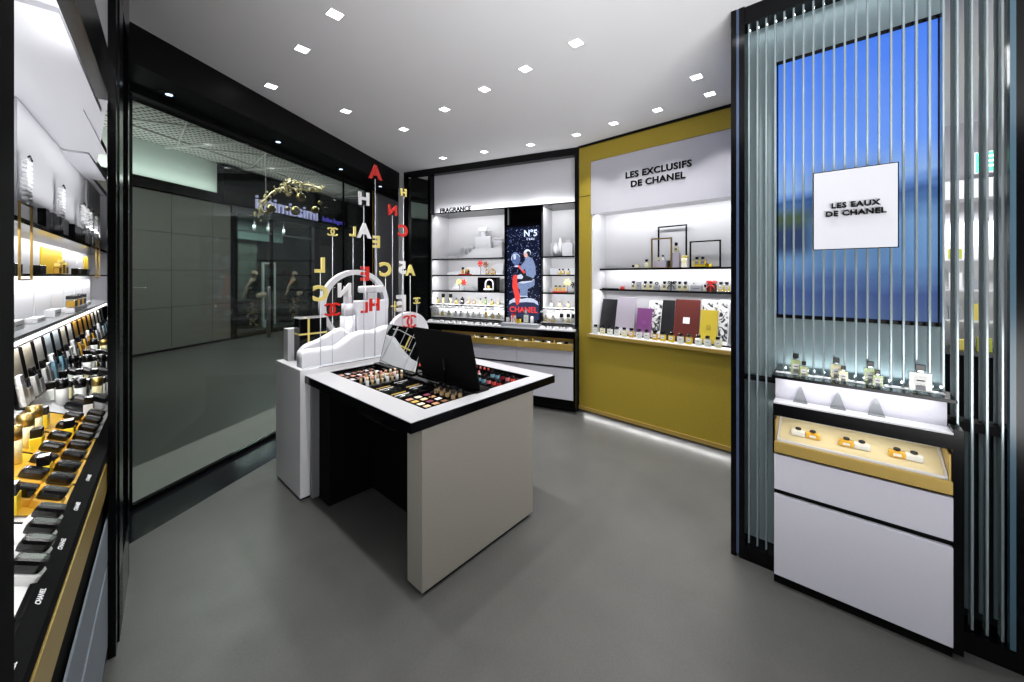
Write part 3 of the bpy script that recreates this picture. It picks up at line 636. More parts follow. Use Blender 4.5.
for i in range(7):
    for j in range(3):
        k = (i*3+j) % 4; t = thing('lip_gloss', '%s lip gloss tube lying behind the mirrors, %s in the %s line' % (rn[k], ORD[i], ORD[j]), 'lip gloss', 'T', .79+j*.1, .86+i*.065, zi, group='lip gloss tubes behind the mirrors')
        part('tube', MB().box(-.035, -.008, 0, .005, .008, .016, reds[k], .001), t); part('cap', MB().box(.005, -.008, 0, .035, .008, .016, LWHITE if j else CAP, .001), t)

# ------------------------------------------------------------ fragrance wall
struct('wall_back', MB().box(-.5, .46, 0, 2.42, .56, CH, BLACKM), 'F')
struct('trim_2', MB().box(-.40, -.01, 0, -.283, .44, CH, WHITE), 'F')
FW = thing('fragrance_wall_unit', 'wide black-framed white fragrance wall unit with lit shelves and grey drawers', 'display unit', 'F', 0, 0, 0)
b = MB(); b.box(-.28, -.03, 0, -.19, .3, 3.13, BLACK); b.box(.165, -.03, 0, .21, .44, 3.13, BLACK); b.box(2.372, -.03, 0, 2.415, .44, 3.13, BLACK); b.box(-.28, -.03, 3.13, 2.415, .44, CH-.001, BLACK)
b.box(.21, -.025, 2.545, 2.372, .44, 2.56, BLACK)
part('frame', b, FW)
part('mirror_panel', MB().box(-.19, .0, .1, .165, .02, 3.13, MIRROR), FW, 'tall narrow mirror at the left end')
LBX = mat('header_white', (196, 196, 202), .6, spec=.2)
part('header_panel', MB().box(.21, .07, 2.56, 2.372, .1, 3.13, LBX), FW)
h_ = child('lettering', text_mesh('FRAGRANCE', .088, .012, BLACKM, .002, 1.05, align='LEFT'), FW, (.36, 0.0, 2.592), 'black word standing on the header ledge')
part('back_panel', MB().box(.21, .42, .95, 2.372, .44, 2.545, WHITE), FW)
for u_ in (.21, 2.36): part('side_panel', MB().box(u_, .0, .95, u_+.012, .42, 2.545, WHITE), FW)
SL, SR = (.222, 1.40), (1.93, 2.36)
for z, q in ((1.90, 'upper'), (1.667, 'second'), (1.44, 'third')):
    for s_ in (SL, SR): part('shelf', MB().box(s_[0], .0, z-.018, s_[1], .42, z, BLACK), FW)
for s_ in (SL, SR):
    part('shelf', MB().box(s_[0], -.02, 1.225, s_[1], -.012, 1.243, BLACK).box(s_[0], -.012, 1.225, s_[1], .42, 1.242, LWHITE), FW); part('tier_backing', MB().box(s_[0], .16, 1.0, s_[1], .18, 1.225, LWHITE), FW); part('tester_ledge', MB().box(s_[0], -.05, 1.19, s_[1], .05, 1.205, WHITE), FW)
    part('shelf', MB().box(s_[0], -.06, 1.050, s_[1], -.052, 1.066, BLACK).box(s_[0], -.052, 1.050, s_[1], .16, 1.065, LWHITE), FW)
b = MB(); b.box(1.40, .0, 1.0, 1.42, .06, 2.56, BLACK); b.box(1.91, .0, 1.0, 1.93, .06, 2.56, BLACK); b.box(1.405, .06, 1.0, 1.42, .42, 2.55, WHITE); b.box(1.91, .06, 1.0, 1.925, .42, 2.55, WHITE); b.box(1.42, .1, 2.3, 1.91, .2, 2.545, BLACK)
part('screen_surround', b, FW)
part('counter_shelf', MB().box(.19, -.15, .985, 2.39, .42, 1.0, WHITE), FW, 'white counter shelf')
b = MB(); b.box(.17, -.17, .90, 2.415, .42, .985, BLACK); b.box(.165, -.16, .03, .19, .42, .9, BLACK); b.box(2.39, -.16, .03, 2.415, .42, .9, BLACK); b.box(.19, -.10, .03, 2.39, .42, .56, BLACKM); b.box(.19, -.06, .0, 2.39, .42, .13, BLACKM); b.box(.19, .3, .56, 2.39, .42, .9, GOLDM)
part('carcass', b, FW)
part('riser_box', MB().box(1.42, -.14, 1.0, 1.93, .3, 1.04, mat('grey_riser', (150, 152, 160), .5)), FW, 'low grey riser under the screen')
dv = [.19, .9233, 1.6567, 2.39]
for i in range(3):
    u0, u1 = dv[i]+.003, dv[i+1]-.003
    d = part('drawer', MB().box(u0, -.165, .565, u1, -.10, .755, LINEN, .002), FW); part('drawer', MB().box(u0, -.16, .165, u1, -.10, .535, LINEN, .002), FW)
    g = MB(); g.box(u0, -.2, .762, u1, -.17, .835, GOLDM); g.box(u0, -.17, .762, u1, .28, .79, GOLDM); g.box(u0, .26, .79, u1, .28, .86, GOLDM)
    d = part('gold_drawer', g, FW, 'shallow gold display drawer'); part('liner', MB().box(u0+.01, -.165, .79, u1-.01, .255, .80, CREAM), d)
area('shelf_led', 'F', 1.3, .02, 2.575, 2.1, .02, 2.4, direction=(0, .5, 1))
for z, p in ((2.53, 4), (1.88, 5.5), (1.645, 5.5), (1.418, 5.5), (1.222, 4.2)):
    area('shelf_led', 'F', .81, .03 if z < 2.5 else .06, z, 1.1, .02, p, direction=(0, .6, -1)); area('shelf_led', 'F', 2.145, .03 if z < 2.5 else .06, z, .4, .02, p*.45, direction=(0, .6, -1))
area('shelf_led', 'F', 1.3, -.10, .895, 2.1, .02, 1.5, direction=(0, .3, -1), col=(1, .95, .8))
# screen with the advert
scr = thing('advert_screen', 'tall dark screen advert with snowy night scene and red brand name', 'screen', 'F', 1.665, .03, 1.25)
sm = mat('night_snow_image', (14, 20, 44), .25, emit=.55)
n, l = nodes(sm); tc = n.new('ShaderNodeTexCoord'); vo = n.new('ShaderNodeTexVoronoi'); vo.inputs['Scale'].default_value = 42; cr = n.new('ShaderNodeValToRGB')
cr.color_ramp.elements[0].position = .12; cr.color_ramp.elements[0].color = lin((150, 165, 210)); cr.color_ramp.elements[1].position = .24; cr.color_ramp.elements[1].color = lin((13, 18, 40))
l.new(tc.outputs['Object'], vo.inputs['Vector']); l.new(vo.outputs['Distance'], cr.inputs[0]); l.new(cr.outputs[0], n['Principled BSDF'].inputs['Base Color']); l.new(cr.outputs[0], n['Principled BSDF'].inputs['Emission Color'])
part('display', MB().box(-.24, 0, -.2, .24, .02, 1.05, sm), scr); part('bezel', MB().box(-.245, -.01, 1.05, .245, .06, 1.08, BLACK).box(-.245, -.01, -.21, .245, .06, -.2, BLACK), scr)
sw = mat('image_pale', (200, 212, 236), .5, emit=.5); sg_ = mat('image_blue', (110, 134, 190), .5, emit=.4); sr_ = mat('image_red', (216, 62, 58), .5, emit=.6); sk_ = mat('image_skin', (214, 168, 156), .5, emit=.4); sd_ = mat('image_dark', (24, 26, 40), .5, emit=.2)
im = MB(); y0, y1 = -.003, -.001
si = mat('image_silver', (120, 138, 176), .5, emit=.4, noise=.75, nscale=45); ss = mat('image_snow', (196, 206, 228), .5, emit=.45, noise=.3, nscale=60); sgl = mat('image_globe', (84, 104, 150), .5, emit=.4, noise=.8, nscale=30)
def blob(cx, cz, rx, rz, m, y=0, n_=20, tilt=0):
    im.prism([(cx+rx*math.cos(2*math.pi*k/n_)*math.cos(tilt)-rz*math.sin(2*math.pi*k/n_)*math.sin(tilt), cz+rx*math.cos(2*math.pi*k/n_)*math.sin(tilt)+rz*math.sin(2*math.pi*k/n_)*math.cos(tilt)) for k in range(n_)], y0-y, y1-y, m)
blob(-.11, .63, .062, .09, sgl, 0, 22, .2); blob(-.125, .655, .02, .04, ss, .001); im.ring(-.11, .63, .058, .066, y0-.002, y1-.001, ss, 20, 200)
blob(-.10, .53, .03, .012, ss, .0015); im.prism([(-.09, .53), (-.06, .545), (.03, .45), (.01, .43)], y0-.001, y1-.001, sr_)
blob(.055, .70, .05, .05, ss, 0); blob(.035, .675, .026, .034, sk_, .001, 14, .3); blob(.07, .69, .03, .035, sd_, .0005)
im.prism([(.03, .64), (.08, .65), (.13, .62), (.165, .54), (.175, .43), (.14, .37), (.05, .38), (.03, .46), (.01, .55)], y0-.001, y1, si)
im.prism([(.02, .60), (-.05, .52), (-.02, .47), (.03, .50), (.07, .56)], y0-.002, y1-.001, si); im.prism([(-.0, .58), (.05, .62), (.06, .42), (.0, .38), (-.05, .44)], y0-.0005, y1, sd_)
im.prism([(-.11, .40), (.0, .42), (.12, .38), (.13, .34), (.0, .33), (-.10, .34)], y0-.0015, y1-.0005, sd_); im.prism([(-.1, .405), (-.03, .425), (.0, .39), (-.02, .36), (-.1, .365)], y0-.002, y1-.001, ss)
im.prism([(-.15, .40), (-.11, .42), (-.085, .40), (-.09, .33), (-.07, .22), (-.045, .12), (-.06, .04), (-.09, .01), (-.115, .05), (-.125, .14), (-.16, .26)], y0-.003, y1-.002, sr_)
im.prism([(-.09, .30), (-.02, .33), (.16, .35), (.155, .28), (.10, .245), (.06, .23), (.055, .14), (-.05, .14), (-.05, .22), (-.085, .25)], y0, y1, si); im.prism([(-.08, .31), (.0, .335), (.16, .36), (.12, .325), (0, .30)], y0-.001, y1-.001, ss)
im.prism([(-.05, .14), (.055, .14), (.065, .125), (-.06, .125)], y0-.001, y1-.001, ss)
im.prism([(-.21, .02), (-.19, .07), (-.12, .10), (.13, .105), (.19, .07), (.21, .02), (.215, -.17), (-.215, -.17)], y0, y1, mat('image_bottle', (40, 50, 84), .5, emit=.4, noise=.3, nscale=30))
im.prism([(-.21, .02), (-.2, .07), (-.12, .11), (-.02, .10), (.06, .115), (.14, .105), (.2, .07), (.21, .02), (.15, .055), (.05, .06), (-.06, .05), (-.15, .05)], y0-.001, y1-.001, ss)
part('picture', im, scr); child('lettering', text_mesh('N°5', .115, .002, sw, .003), scr, (.10, -.002, .955), 'white product number'); child('lettering', text_mesh("L'EAU", .034, .002, sw, .001, 1.3), scr, (.10, -.002, .88)); child('lettering', text_mesh('CHANEL', .1, .002, sr_, .003, 1.05), scr, (0, -.007, -.045), 'red brand name')

def Fb(x, v, z, **k):
    return at('F', x, 300, v)[0]
# tiers of bottles
UP = [(437.5, 'yellow', .05, .065, 0), (443.3, 'pale', .04, .09, 1), (450.7, 'pale', .04, .09, 1), (456.5, 'yellow', .05, .065, 0), (462.4, 'black', .05, .085, 0), (468.5, 'peach', .05, .065, 2), (474.2, 'peach', .05, .06, 2), (480.6, 'pale', .035, .07, 0), (485.8, 'green', .035, .09, 0), (491.8, 'yellow', .05, .065, 0), (498, 'pale', .05, .06, 2)]
for i, (x, lq, w_, h, k) in enumerate(UP):
    bottle('%s perfume bottle with %s, %s on the left upper tier' % (lq, 'square black cap' if k == 1 else 'clear top' if k == 2 else 'small black cap', nth(i, len(UP))), 'F', Fb(x, .12, 0), .12, 1.243, w_, .03, h, [.018, .045, .016][k], [.022, .055, .016][k], lq, cap=[None, None, tones[6]][k], group='bottles on the left upper tier')
LW = [(435.3, 'pale'), (442.8, 'yellow'), (448.8, 'pale'), (455.5, 'clear'), (461, 'clear'), (467.5, 'clear'), (473.5, 'clear'), (479.3, 'clear'), (486, 'yellow'), (492.5, 'yellow'), (498.6, 'pale')]
for i, (x, lq) in enumerate(LW):
    tall = i == 8
    bottle('%s perfume bottle%s, %s on the left lower tier' % (lq, ', tall and slim,' if tall else ' with small dark cap', nth(i, len(LW))), 'F', Fb(x, .05, 0), .05, 1.066, .034 if tall else .052, .028, .10 if tall else .065, .016, .03 if tall else .018, lq, group='bottles on the left lower tier')
for i, x in enumerate((551.4, 559.7, 568.5)):
    bottle('%s perfume bottle with brown cap, %s on the right upper tier' % (['clear', 'amber', 'pale'][i], ORD[i]), 'F', Fb(x, .12, 0), .12, 1.243, .05, .03, .065, .018, .022, ['clear', 'peach', 'pale'][i], cap=tones[4], group='bottles on the right upper tier')
for i, (x, lq, k) in enumerate([(545.6, 'yellow', 0), (553, 'yellow', 0), (561.6, 'clear', 1), (568.4, 'yellow', 1), (575.3, 'clear', 1)]):
    bottle('%s perfume bottle with %s cap, %s on the right lower tier' % (lq, 'square black' if k else 'small round', nth(i, 5)), 'F', min(2.33, Fb(x, .05, 0)), .05, 1.066, .05 if not k else .04, .03, .06, .045 if k else .016, .05 if k else .02, lq, group='bottles on the right lower tier')
def testers(n_, u0, u1, v, z, where, grp):
    for i in range(n_):
        u = u0+(u1-u0)*i/(n_-1)
        t = thing('tester_block', 'white tester block, %s %s' % (nth(i, n_), where), 'tester', 'F', u, v, z, group=grp)
        part('block', MB().box(-.028, -.018, 0, .028, .018, .024, LWHITE, .002), t); part('knob', MB().lathe([(.009, .024), (.009, .032)], CAP if i % 2 else tones[7], n=10), t)
testers(10, .30, 1.22, -.02, 1.205, 'on the left upper tester ledge', 'upper tester blocks on the left'); testers(12, .27, 1.33, -.1, 1.0, 'on the ledge left of the screen', 'lower tester blocks on the left')
testers(4, 1.99, 2.31, -.02, 1.205, 'on the right upper tester ledge', 'upper tester blocks on the right'); testers(5, 1.98, 2.33, -.1, 1.0, 'on the ledge right of the screen', 'lower tester blocks on the right')
# goods on the riser below the screen
def FS(x, v): return Fb(x, v, 0)
bottle('clear stoppered bottle, leftmost below the advert screen', 'F', FS(508, 0), 0, 1.04, .05, .03, .07, .02, .03, 'clear', cap=CHROME)
bow('white gift box with red ribbon bow below the advert screen', 'F', FS(513.5, 0), 0, 1.04, RED, s=1.1, tall=.08)
bow('yellow gift box with black bow below the advert screen', 'F', FS(518.5, -.06), -.06, 1.04, CAP, LIQ['yellow'], s=1.1, tall=.05)
bottle('tall clear stoppered perfume bottle, largest below the advert screen', 'F', FS(525.5, .0), .03, 1.04, .07, .04, .12, .035, .05, 'clear', cap=CHROME)
bottle('rounded white bottle, rightmost below the advert screen', 'F', FS(532, 0), 0, 1.04, .045, .045, .09, .015, .012, 'white', round_=True, lab=False)
carton('small black carton at the right end of the riser below the screen', 'F', FS(538.5, 0), 0, 1.04, .04, .03, .045, BLACK)
# white reliefs on the top shelf
def relief(pts, v, th, label, name='mountain_relief', z0=1.90, m=None):
    o = [at('F', x, y, v) for x, y in pts]; s = []
    for i in range(len(o)-1):
        for k in range(6):
            t = k/6; q = (1-math.cos(math.pi*t))/2; s.append((o[i][0]+(o[i+1][0]-o[i][0])*t, max(z0+.004, o[i][1]+(o[i+1][1]-o[i][1])*q)))
    s.append((o[-1][0], max(z0+.004, o[-1][1]))); u0 = s[0][0]
    pl = [(u-u0, z-z0) for u, z in s]; pl = [(0, 0)]+pl+[(pl[-1][0], 0)]
    return solo(name, MB().prism(pl, 0, th, m or DIFF), label, 'relief', 'F', u0, v, z0)
relief([(460, 257), (466, 255), (475, 249), (483, 245), (488, 247), (493, 248), (500, 244), (502, 243)], .22, .03, 'grey-white mountain relief across the top shelf left of the screen')
relief([(438, 256.5), (441, 256), (445, 257)], .25, .03, 'tiny white hill relief at the left end of the top shelf'); relief([(446, 257), (450, 255.5), (456, 257)], .25, .03, 'low white hill relief, second from the left on the top shelf')
t = thing('relief_bottle', 'large white relief of a square perfume bottle on the top shelf left', 'relief', 'F', at('F', 482.5, 250, .3)[0], .32, 1.90)
part('body', MB().box(-.13, -.02, 0, .13, .03, .33, DIFF, .008), t); part('stopper', MB().box(-.075, -.02, .40, .075, .03, .46, DIFF, .01).box(-.03, -.01, .33, .03, .02, .4, DIFF), t)
t = thing('relief_logo', 'white relief of interlocked double C on the top shelf left', 'relief', 'F', at('F', 465.5, 250, .36)[0], .37, 1.90); part('logo', cc_logo(.10, .018, 0, .02, DIFF), t).location = (0, 0, .10)
t = thing('relief_bottle', 'white relief bottle at the right end of the left top shelf', 'relief', 'F', at('F', 499.5, 250, .36)[0]-.03, .38, 1.90); part('body', MB().box(-.07, -.02, 0, .07, .03, .26, DIFF), t); part('bow', MB().tube([(-.06, 0, .3), (0, -.01, .28), (.06, 0, .31)], .012, tones[7], 6), t)
t = thing('relief_bottle', 'white model perfume bottle with dark bow on the right top shelf', 'relief', 'F', at('F', 567, 250, .2)[0], .24, 1.90)
part('body', MB().box(-.07, -.03, 0, .07, .03, .18, DIFF, .006), t); part('stopper', MB().box(-.03, -.015, .18, .03, .015, .22, tones[7], .004), t)
t = thing('relief_lipstick', 'white model lipsticks standing together on the right top shelf', 'relief', 'F', at('F', 557, 250, .2)[0], .24, 1.90); part('case', MB().lathe([(.03, 0), (.03, .14), (.02, .14), (.02, .19)], DIFF, -.03), t); part('case', MB().lathe([(.025, 0), (.025, .19), (.016, .19), (.014, .25)], DIFF, .03), t)
relief([(541.5, 244), (547, 242.5), (555, 243)], .36, .02, 'white hill relief on the right top shelf')
relief([(435, 273), (441, 272), (444, 274)], .3, .03, 'low grey hill relief at the left of the second shelf', z0=1.667)
relief([(447, 272.5), (458, 271), (470, 267), (480, 267), (490, 266), (498, 263.5), (503, 263)], .34, .03, 'long grey-white hill relief along the second shelf', z0=1.667)
relief([(541.5, 268), (550, 268), (560, 269), (576, 268)], .34, .03, 'grey-white hill relief on the right second shelf', z0=1.667)
relief([(433, 289), (436, 284), (441, 290)], .28, .03, 'rounded grey hill relief, leftmost on the third shelf', z0=1.44); relief([(450, 290), (456, 284), (462, 286), (470, 286.5), (474, 290)], .28, .03, 'rounded double hill relief on the third shelf', z0=1.44)
relief([(541.5, 284), (546, 283), (553, 290)], .34, .03, 'grey hill relief at the left of the right third shelf', z0=1.44)
def flower(label, x, y, v, z0, m):
    u, z = at('F', x, y, v); t = thing('ribbon_flower', label, 'flower decoration', 'F', u, v, z0); b = MB()
    for a in range(0, 360, 60): r_ = math.radians(a); b.tube([(0, 0, z-z0), (.03*math.cos(r_), -.01, z-z0+.03*math.sin(r_)), (.05*math.cos(r_+.3), 0, z-z0+.05*math.sin(r_+.3))], .01, m, 6, rr=[.006, .013, .003])
    part('petals', b, t); part('stem', MB().tube([(0, 0, 0), (0.004, 0, (z-z0)*.5), (0, 0, z-z0)], .003, BLACKM), t)
flower('red ribbon flower on the second shelf left of the screen', 480.5, 263.5, .2, 1.667, RED); flower('dark ribbon flower beside the red one on the second shelf', 486, 264.5, .2, 1.667, tones[4])
flower('red ribbon flower on the third shelf left of the screen', 464, 282.5, .15, 1.44, RED); flower('pale yellow ribbon flower beside the red one on the third shelf', 459.2, 282, .15, 1.44, YEL); flower('pale yellow ribbon flower at the far left of the third shelf', 434, 281.5, .15, 1.44, YEL)
flower('pale yellow ribbon flower on the right third shelf', 567.5, 282.5, .12, 1.44, YEL); flower('black ribbon flower at the right end of the third shelf', 574, 284.5, .12, 1.44, CAP)
for s_, (x, z) in (('second shelf left', (465, 1.667)), ('third shelf right', (560, 1.44))):
    solo('red_stand', MB().box(-.09, -.04, 0, .09, .04, .014, RED, .003), 'flat glossy red stand on the %s of the screen' % s_, 'stand', 'F', at('F', x, 280, .12)[0], .12, z)
u0 = at('F', 465, 280, .12)[0]
bottle('slim red-brown bottle with black cap on the left red stand', 'F', u0-.035, .12, 1.681, .035, .03, .06, .03, .035, 'amber', lab=False); bow('black gift box with green ribbon on the left red stand', 'F', u0+.04, .12, 1.681, tones[6], BLACK, s=1.0, tall=.05)
u0 = at('F', 560, 280, .12)[0]
for i in range(3): bottle('dark green and amber flask, %s on the right red stand' % ['left', 'middle', 'right'][i], 'F', u0-.055+i*.055, .12, 1.454, .035, .03, .055, .03, .02, 'amber', cap=mat('dark_green_cap', (30, 50, 34), .3), lab=False, group='three flasks on the right red stand')
for i, x in enumerate((488.2, 491.5, 494.8)): bottle('amber square perfume bottle in a cluster on the second shelf, %s' % ['left', 'middle', 'right'][i], 'F', at('F', x, 270, .12)[0], .1+.05*(i == 1), 1.667, .055, .03, [.06, .075, .06][i], .02, .02, 'amber', cap=tones[6], group='amber bottles on the second shelf')
for i, x in enumerate((559.5, 563, 568.5)): bottle('yellow perfume bottle in a cluster on the right second shelf, %s' % ['left', 'middle', 'right'][i], 'F', at('F', x, 270, .12)[0], .12, 1.667, .045, .03, .055, .018, .02, 'yellow', group='yellow bottles on the right second shelf')
t = thing('black_display_case', 'black shadow box with white arch and yellow bottle inside, third shelf', 'display box', 'F', at('F', 488, 285, .15)[0], .16, 1.44)
b = MB(); b.box(-.15, .04, 0, .15, .06, .19, BLACK); b.box(-.15, -.04, 0, -.14, .04, .19, BLACK); b.box(.14, -.04, 0, .15, .04, .19, BLACK); b.box(-.15, -.04, .18, .15, .04, .19, BLACK); b.box(-.15, -.04, 0, .15, .04, .01, BLACK)
part('case', b, t); b = MB(); b.ring(.01, .1, .055, .066, -.0, .02, LWHITE, 0, 180); b.box(-.056, 0, .01, -.045, .02, .1, LWHITE); b.box(.065, 0, .01, .076, .02, .1, LWHITE); part('arch', b, t); part('plinth', MB().box(-.06, -.035, .01, .07, .03, .035, LWHITE, .01), t)
bottle('small yellow perfume bottle inside the black shadow box', 'F', at('F', 488, 285, .15)[0]+.01, .145, 1.475, .045, .025, .045, .016, .02, 'yellow')
# gold drawer goods
rr = random.Random(21); k = 0
for i in range(26):
    u = .42+i*.074; c = i % 4
    if abs((u-.19) % .7333) < .04: u += .045
    nm = '%s in the gold drawer below the fragrance shelves, %s' % (['white soap box', 'black rounded compact', 'white round jar', 'gold-topped bath bottle'][c], ORD[i]+' from the left' if i < 20 else ORD[25-i]+' from the right end')
    v = -.08+rr.uniform(-.02, .05)
    if c == 0: carton(nm, 'F', u, v, .80, .055, .04, .03, LWHITE, 'goods in the gold drawer', 'soap_box', rr.uniform(-.3, .3), mark=False)
    elif c == 1: solo('round_compact', MB().box(-.022, -.018, 0, .022, .018, .04, BLACK, .008), nm, 'compact', 'F', u, v, .80, rr.uniform(-.4, .4), 'goods in the gold drawer')
    elif c == 2: solo('cream_jar', MB().lathe([(.02, 0), (.024, .004), (.024, .026), (.02, .028), (.02, .038)], LWHITE, n=18), nm, 'jar', 'F', u, v, .80, 0, 'goods in the gold drawer')
    else: bottle(nm, 'F', u, v, .80, .03, .02, .035, .016, .016, 'amber', cap=tones[6], lab=False, group='goods in the gold drawer', name='bath_bottle')
for i in range(8):
    solo('pink_soap_tile', MB().box(-.025, -.03, 0, .025, .03, .014, reds[2] if i % 2 else tones[3], .003), '%s soap tile at the left end of the gold drawer, %s' % (['ivory', 'pink'][i % 2], ORD[i]), 'soap', 'F', .235+(i % 4)*.055-(0 if i < 4 else -.01), -.1 if i < 4 else .0, .80, 0, 'soap tiles in the gold drawer')

# ------------------------------------------------------------ gold niche
GN = thing('gold_display_niche', 'tall gold textured display unit framing a lit white niche of perfumes', 'display unit', 'G', 0, 0, 0)
GU = 2.35; n0, n1 = .155, 2.2
b = MB(); b.box(0, 0, .05, GU, .38, .935, GOLDF); b.box(0, 0, .935, n0, .38, CH-.03, GOLDF); b.box(n1, 0, .935, GU, .38, CH-.03, GOLDF); b.box(n0, 0, 3.0, n1, .38, CH-.03, GOLDF)
part('surround', b, GN)
part('top_trim', MB().box(-.01, -.008, CH-.03, GU, .38, CH-.001, BLACK), GN); part('joint', MB().box(0, -.002, 2.60, n0, .0, 2.606, BLACKM), GN)
part('base_trim', MB().box(0, -.012, .05, GU, 0.0, .09, GOLDM), GN); part('kick', MB().box(.0, .10, 0, GU, .36, .05, BLACKM), GN)
part('fascia_panel', MB().box(n0, .012, 2.38, n1, .03, 3.0, mat('fascia_white', (182, 181, 190), .5, spec=.2)), GN, 'white sign panel')
child('lettering', widen(text_mesh('LES EXCLUSIFS\nDE CHANEL', .093, .008, BLACKM, .0028, 1.08, 1.12), 1.08), GN, (.945, .008, 2.70), 'black two line title')
b = MB(); b.box(n0, .33, .97, n1, .345, 3.0, WHITE); b.box(n0, .03, .97, n0+.012, .33, 2.98, WHITE); b.box(n1-.012, .03, .97, n1, .33, 3.0, WHITE); b.box(n0, .03, 2.40, n1, .33, 2.42, WHITE)
part('niche_lining', b, GN)
part('counter_shelf', MB().box(n0-.02, -.04, .935, n1+.02, .345, .97, GOLDM, .002), GN, 'gold edged counter'); part('counter_inlay', MB().box(n0, -.03, .97, n1, .33, .975, WHITE), GN)
for z in (1.74, 1.495): part('shelf', MB().box(n0+.012, .19, z-.02, n1-.012, .33, z, BLACK), GN)
b = MB(); b.ext([(.20, .975), (.22, .975), (.31, 1.36), (.29, 1.36)], n0+.06, n1-.05, BLACKM); b.box(n0+.06, .13, .975, n1-.05, .15, .99, BLACKM)
part('leaning_rail', MB().box(n0+.06, .105, .975, n1-.05, .125, .99, BLACKM), GN)
area('shelf_led', 'G', 1.15, .10, 2.39, 1.9, .03, 7, direction=(0, .35, -1)); area('shelf_led', 'G', 1.15, .22, 1.715, 1.9, .02, 4.2, direction=(0, .4, -1)); area('shelf_led', 'G', 1.15, .22, 1.47, 1.9, .02, 5.5, direction=(0, -.35, -1))
area('kick_led', 'G', 1.15, .03, .045, 2.2, .02, 3, direction=(0, -.5, -1))
def Gu(x, v): return at('G', x, 300, v)[0]
BT = [(595.6, 'clear'), (602.5, 'pale'), (610, 'clear'), (617, 'clear'), (624.3, 'pale'), (631.5, 'amber'), (638.8, 'clear'), (646.8, 'clear'), (655, 'amber'), (663, 'yellow'), (671.5, 'yellow'), (680.5, 'clear'), (689, 'yellow'), (698.5, 'clear'), (707.5, 'clear'), (718, 'pale')]
for i, (x, lq) in enumerate(BT):
    bottle('%s perfume bottle, %s on the niche counter' % (lq, ORD[i]+' from the left'), 'G', Gu(x-5, .04) if False else Gu(x+.0*i+7-0.4*i if False else x, .03)+.0, .03, .975, .066, .028, .076, .034, .028, lq, group='perfume row on the gold niche counter', fill=.9)
u_next = Gu(718, .03)
for i in range(4):
    bottle('%s perfume bottle at the hidden right end of the niche counter, %s' % (['clear', 'yellow', 'amber', 'pale'][i], ORD[i]), 'G', 1.66+i*.11, .03, .975, .066, .028, .076, .034, .028, ['clear', 'yellow', 'amber', 'pale'][i], group='perfume row on the gold niche counter', fill=.9)
# leaning cards and pictures
def card(label, x0, x1, ytop, m, v0=.135, lean=.1, extra=None, z0=.978, th=.012):
    u0, u1 = Gu(x0, v0+lean*.6), Gu(x1, v0+lean*.6); um = (u0+u1)/2; w_ = (u1-u0)
    zt = at('G', (x0+x1)/2, ytop, v0+lean)[1]; hh = zt-z0; ca = math.atan2(lean, hh)
    t = thing('leaning_card', label, 'display card', 'G', um, v0, z0); L_ = hh/math.cos(ca)
    R_ = Matrix.Rotation(-ca, 4, 'X')
    me = MB().box(-w_/2, 0, 0, w_/2, th, L_, m, .002, 1).mesh('board'); me.transform(R_); child('board', me, t)
    if extra:
        e_ = MB(); extra(e_, w_, L_)
        me = e_.mesh('print'); me.transform(R_); child('print', me, t)
    return t
dk = mat('charcoal_card', (28, 28, 32), .35, noise=.2, nscale=6)
pu = mat('purple_satin', (110, 62, 112), .4); pl = mat('pale_violet', (160, 136, 168), .4); rb = mat('oxblood_leather', (86, 34, 30), .4, noise=.1, nscale=10); rb2 = mat('oxblood_dark', (76, 28, 25), .4)
yw = mat('mustard_satin', (184, 164, 52), .4); yw2 = mat('mustard_dark', (160, 140, 46), .4); sv = mat('silver_satin', (152, 146, 158), .4); sv2 = mat('silver_light', (190, 186, 196), .4)
def fold(m2, sq=None):
    def f(e_, w_, L_):
        e_.prism([(-w_*.42, .01)]+[(w_*.42*math.cos(math.radians(180-a)), .01+L_*.16*math.sin(math.radians(a))) for a in range(0, 181, 15)], -.004, -.001, m2)
        if sq: q = w_*.13; e_.box(-q, -.004, L_*.5-q, q, -.001, L_*.5+q, sq)
    return f
PH = mat('black_white_print', (200, 200, 200), .5)
n, l = nodes(PH); tc = n.new('ShaderNodeTexCoord'); no = n.new('ShaderNodeTexNoise'); no.inputs['Scale'].default_value = 13; no.inputs['Detail'].default_value = 1.5; no.inputs['Distortion'].default_value = 2.2
cr = n.new('ShaderNodeValToRGB'); cr.color_ramp.elements[0].position = .40; cr.color_ramp.elements[0].color = lin((18, 18, 20)); cr.color_ramp.elements[1].position = .52; cr.color_ramp.elements[1].color = lin((206, 206, 208))
e_ = cr.color_ramp.elements.new(.46); e_.color = lin((120, 120, 124)); l.new(tc.outputs['Object'], no.inputs['Vector']); l.new(no.outputs[0], cr.inputs[0]); l.new(cr.outputs[0], n['Principled BSDF'].inputs['Base Color'])
def photo(seed):
    def f(e_, w_, L_): e_.box(-w_*.44, -.002, L_*.1, w_*.44, -.0008, L_*.96, PH)
    return f
card('charcoal display card leaning at the left of the gold niche', 601.5, 617, 299, dk)
card('silver satin card leaning second from the left in the niche', 616.5, 635, 297, sv, extra=fold(sv2))
card('purple satin card leaning in the niche, smallest of the row', 636.5, 651.5, 308, pu, v0=.128, lean=.07, extra=fold(pl, mat('purple_dark', (120, 64, 122), .4)))
card('black and white photo card partly behind the purple card', 648, 662, 301, LWHITE, v0=.16, lean=.1, extra=photo(3), z0=.976)
card('charcoal display card leaning in the middle of the niche', 661.5, 674, 300, dk)
card('large oxblood red card with white square in the gold niche', 674.5, 699.5, 299.5, rb, extra=fold(rb2, LWHITE))
card('mustard yellow satin card leaning right of the oxblood card', 700, 717.5, 310, yw, v0=.128, lean=.07, extra=fold(yw2, yw2))
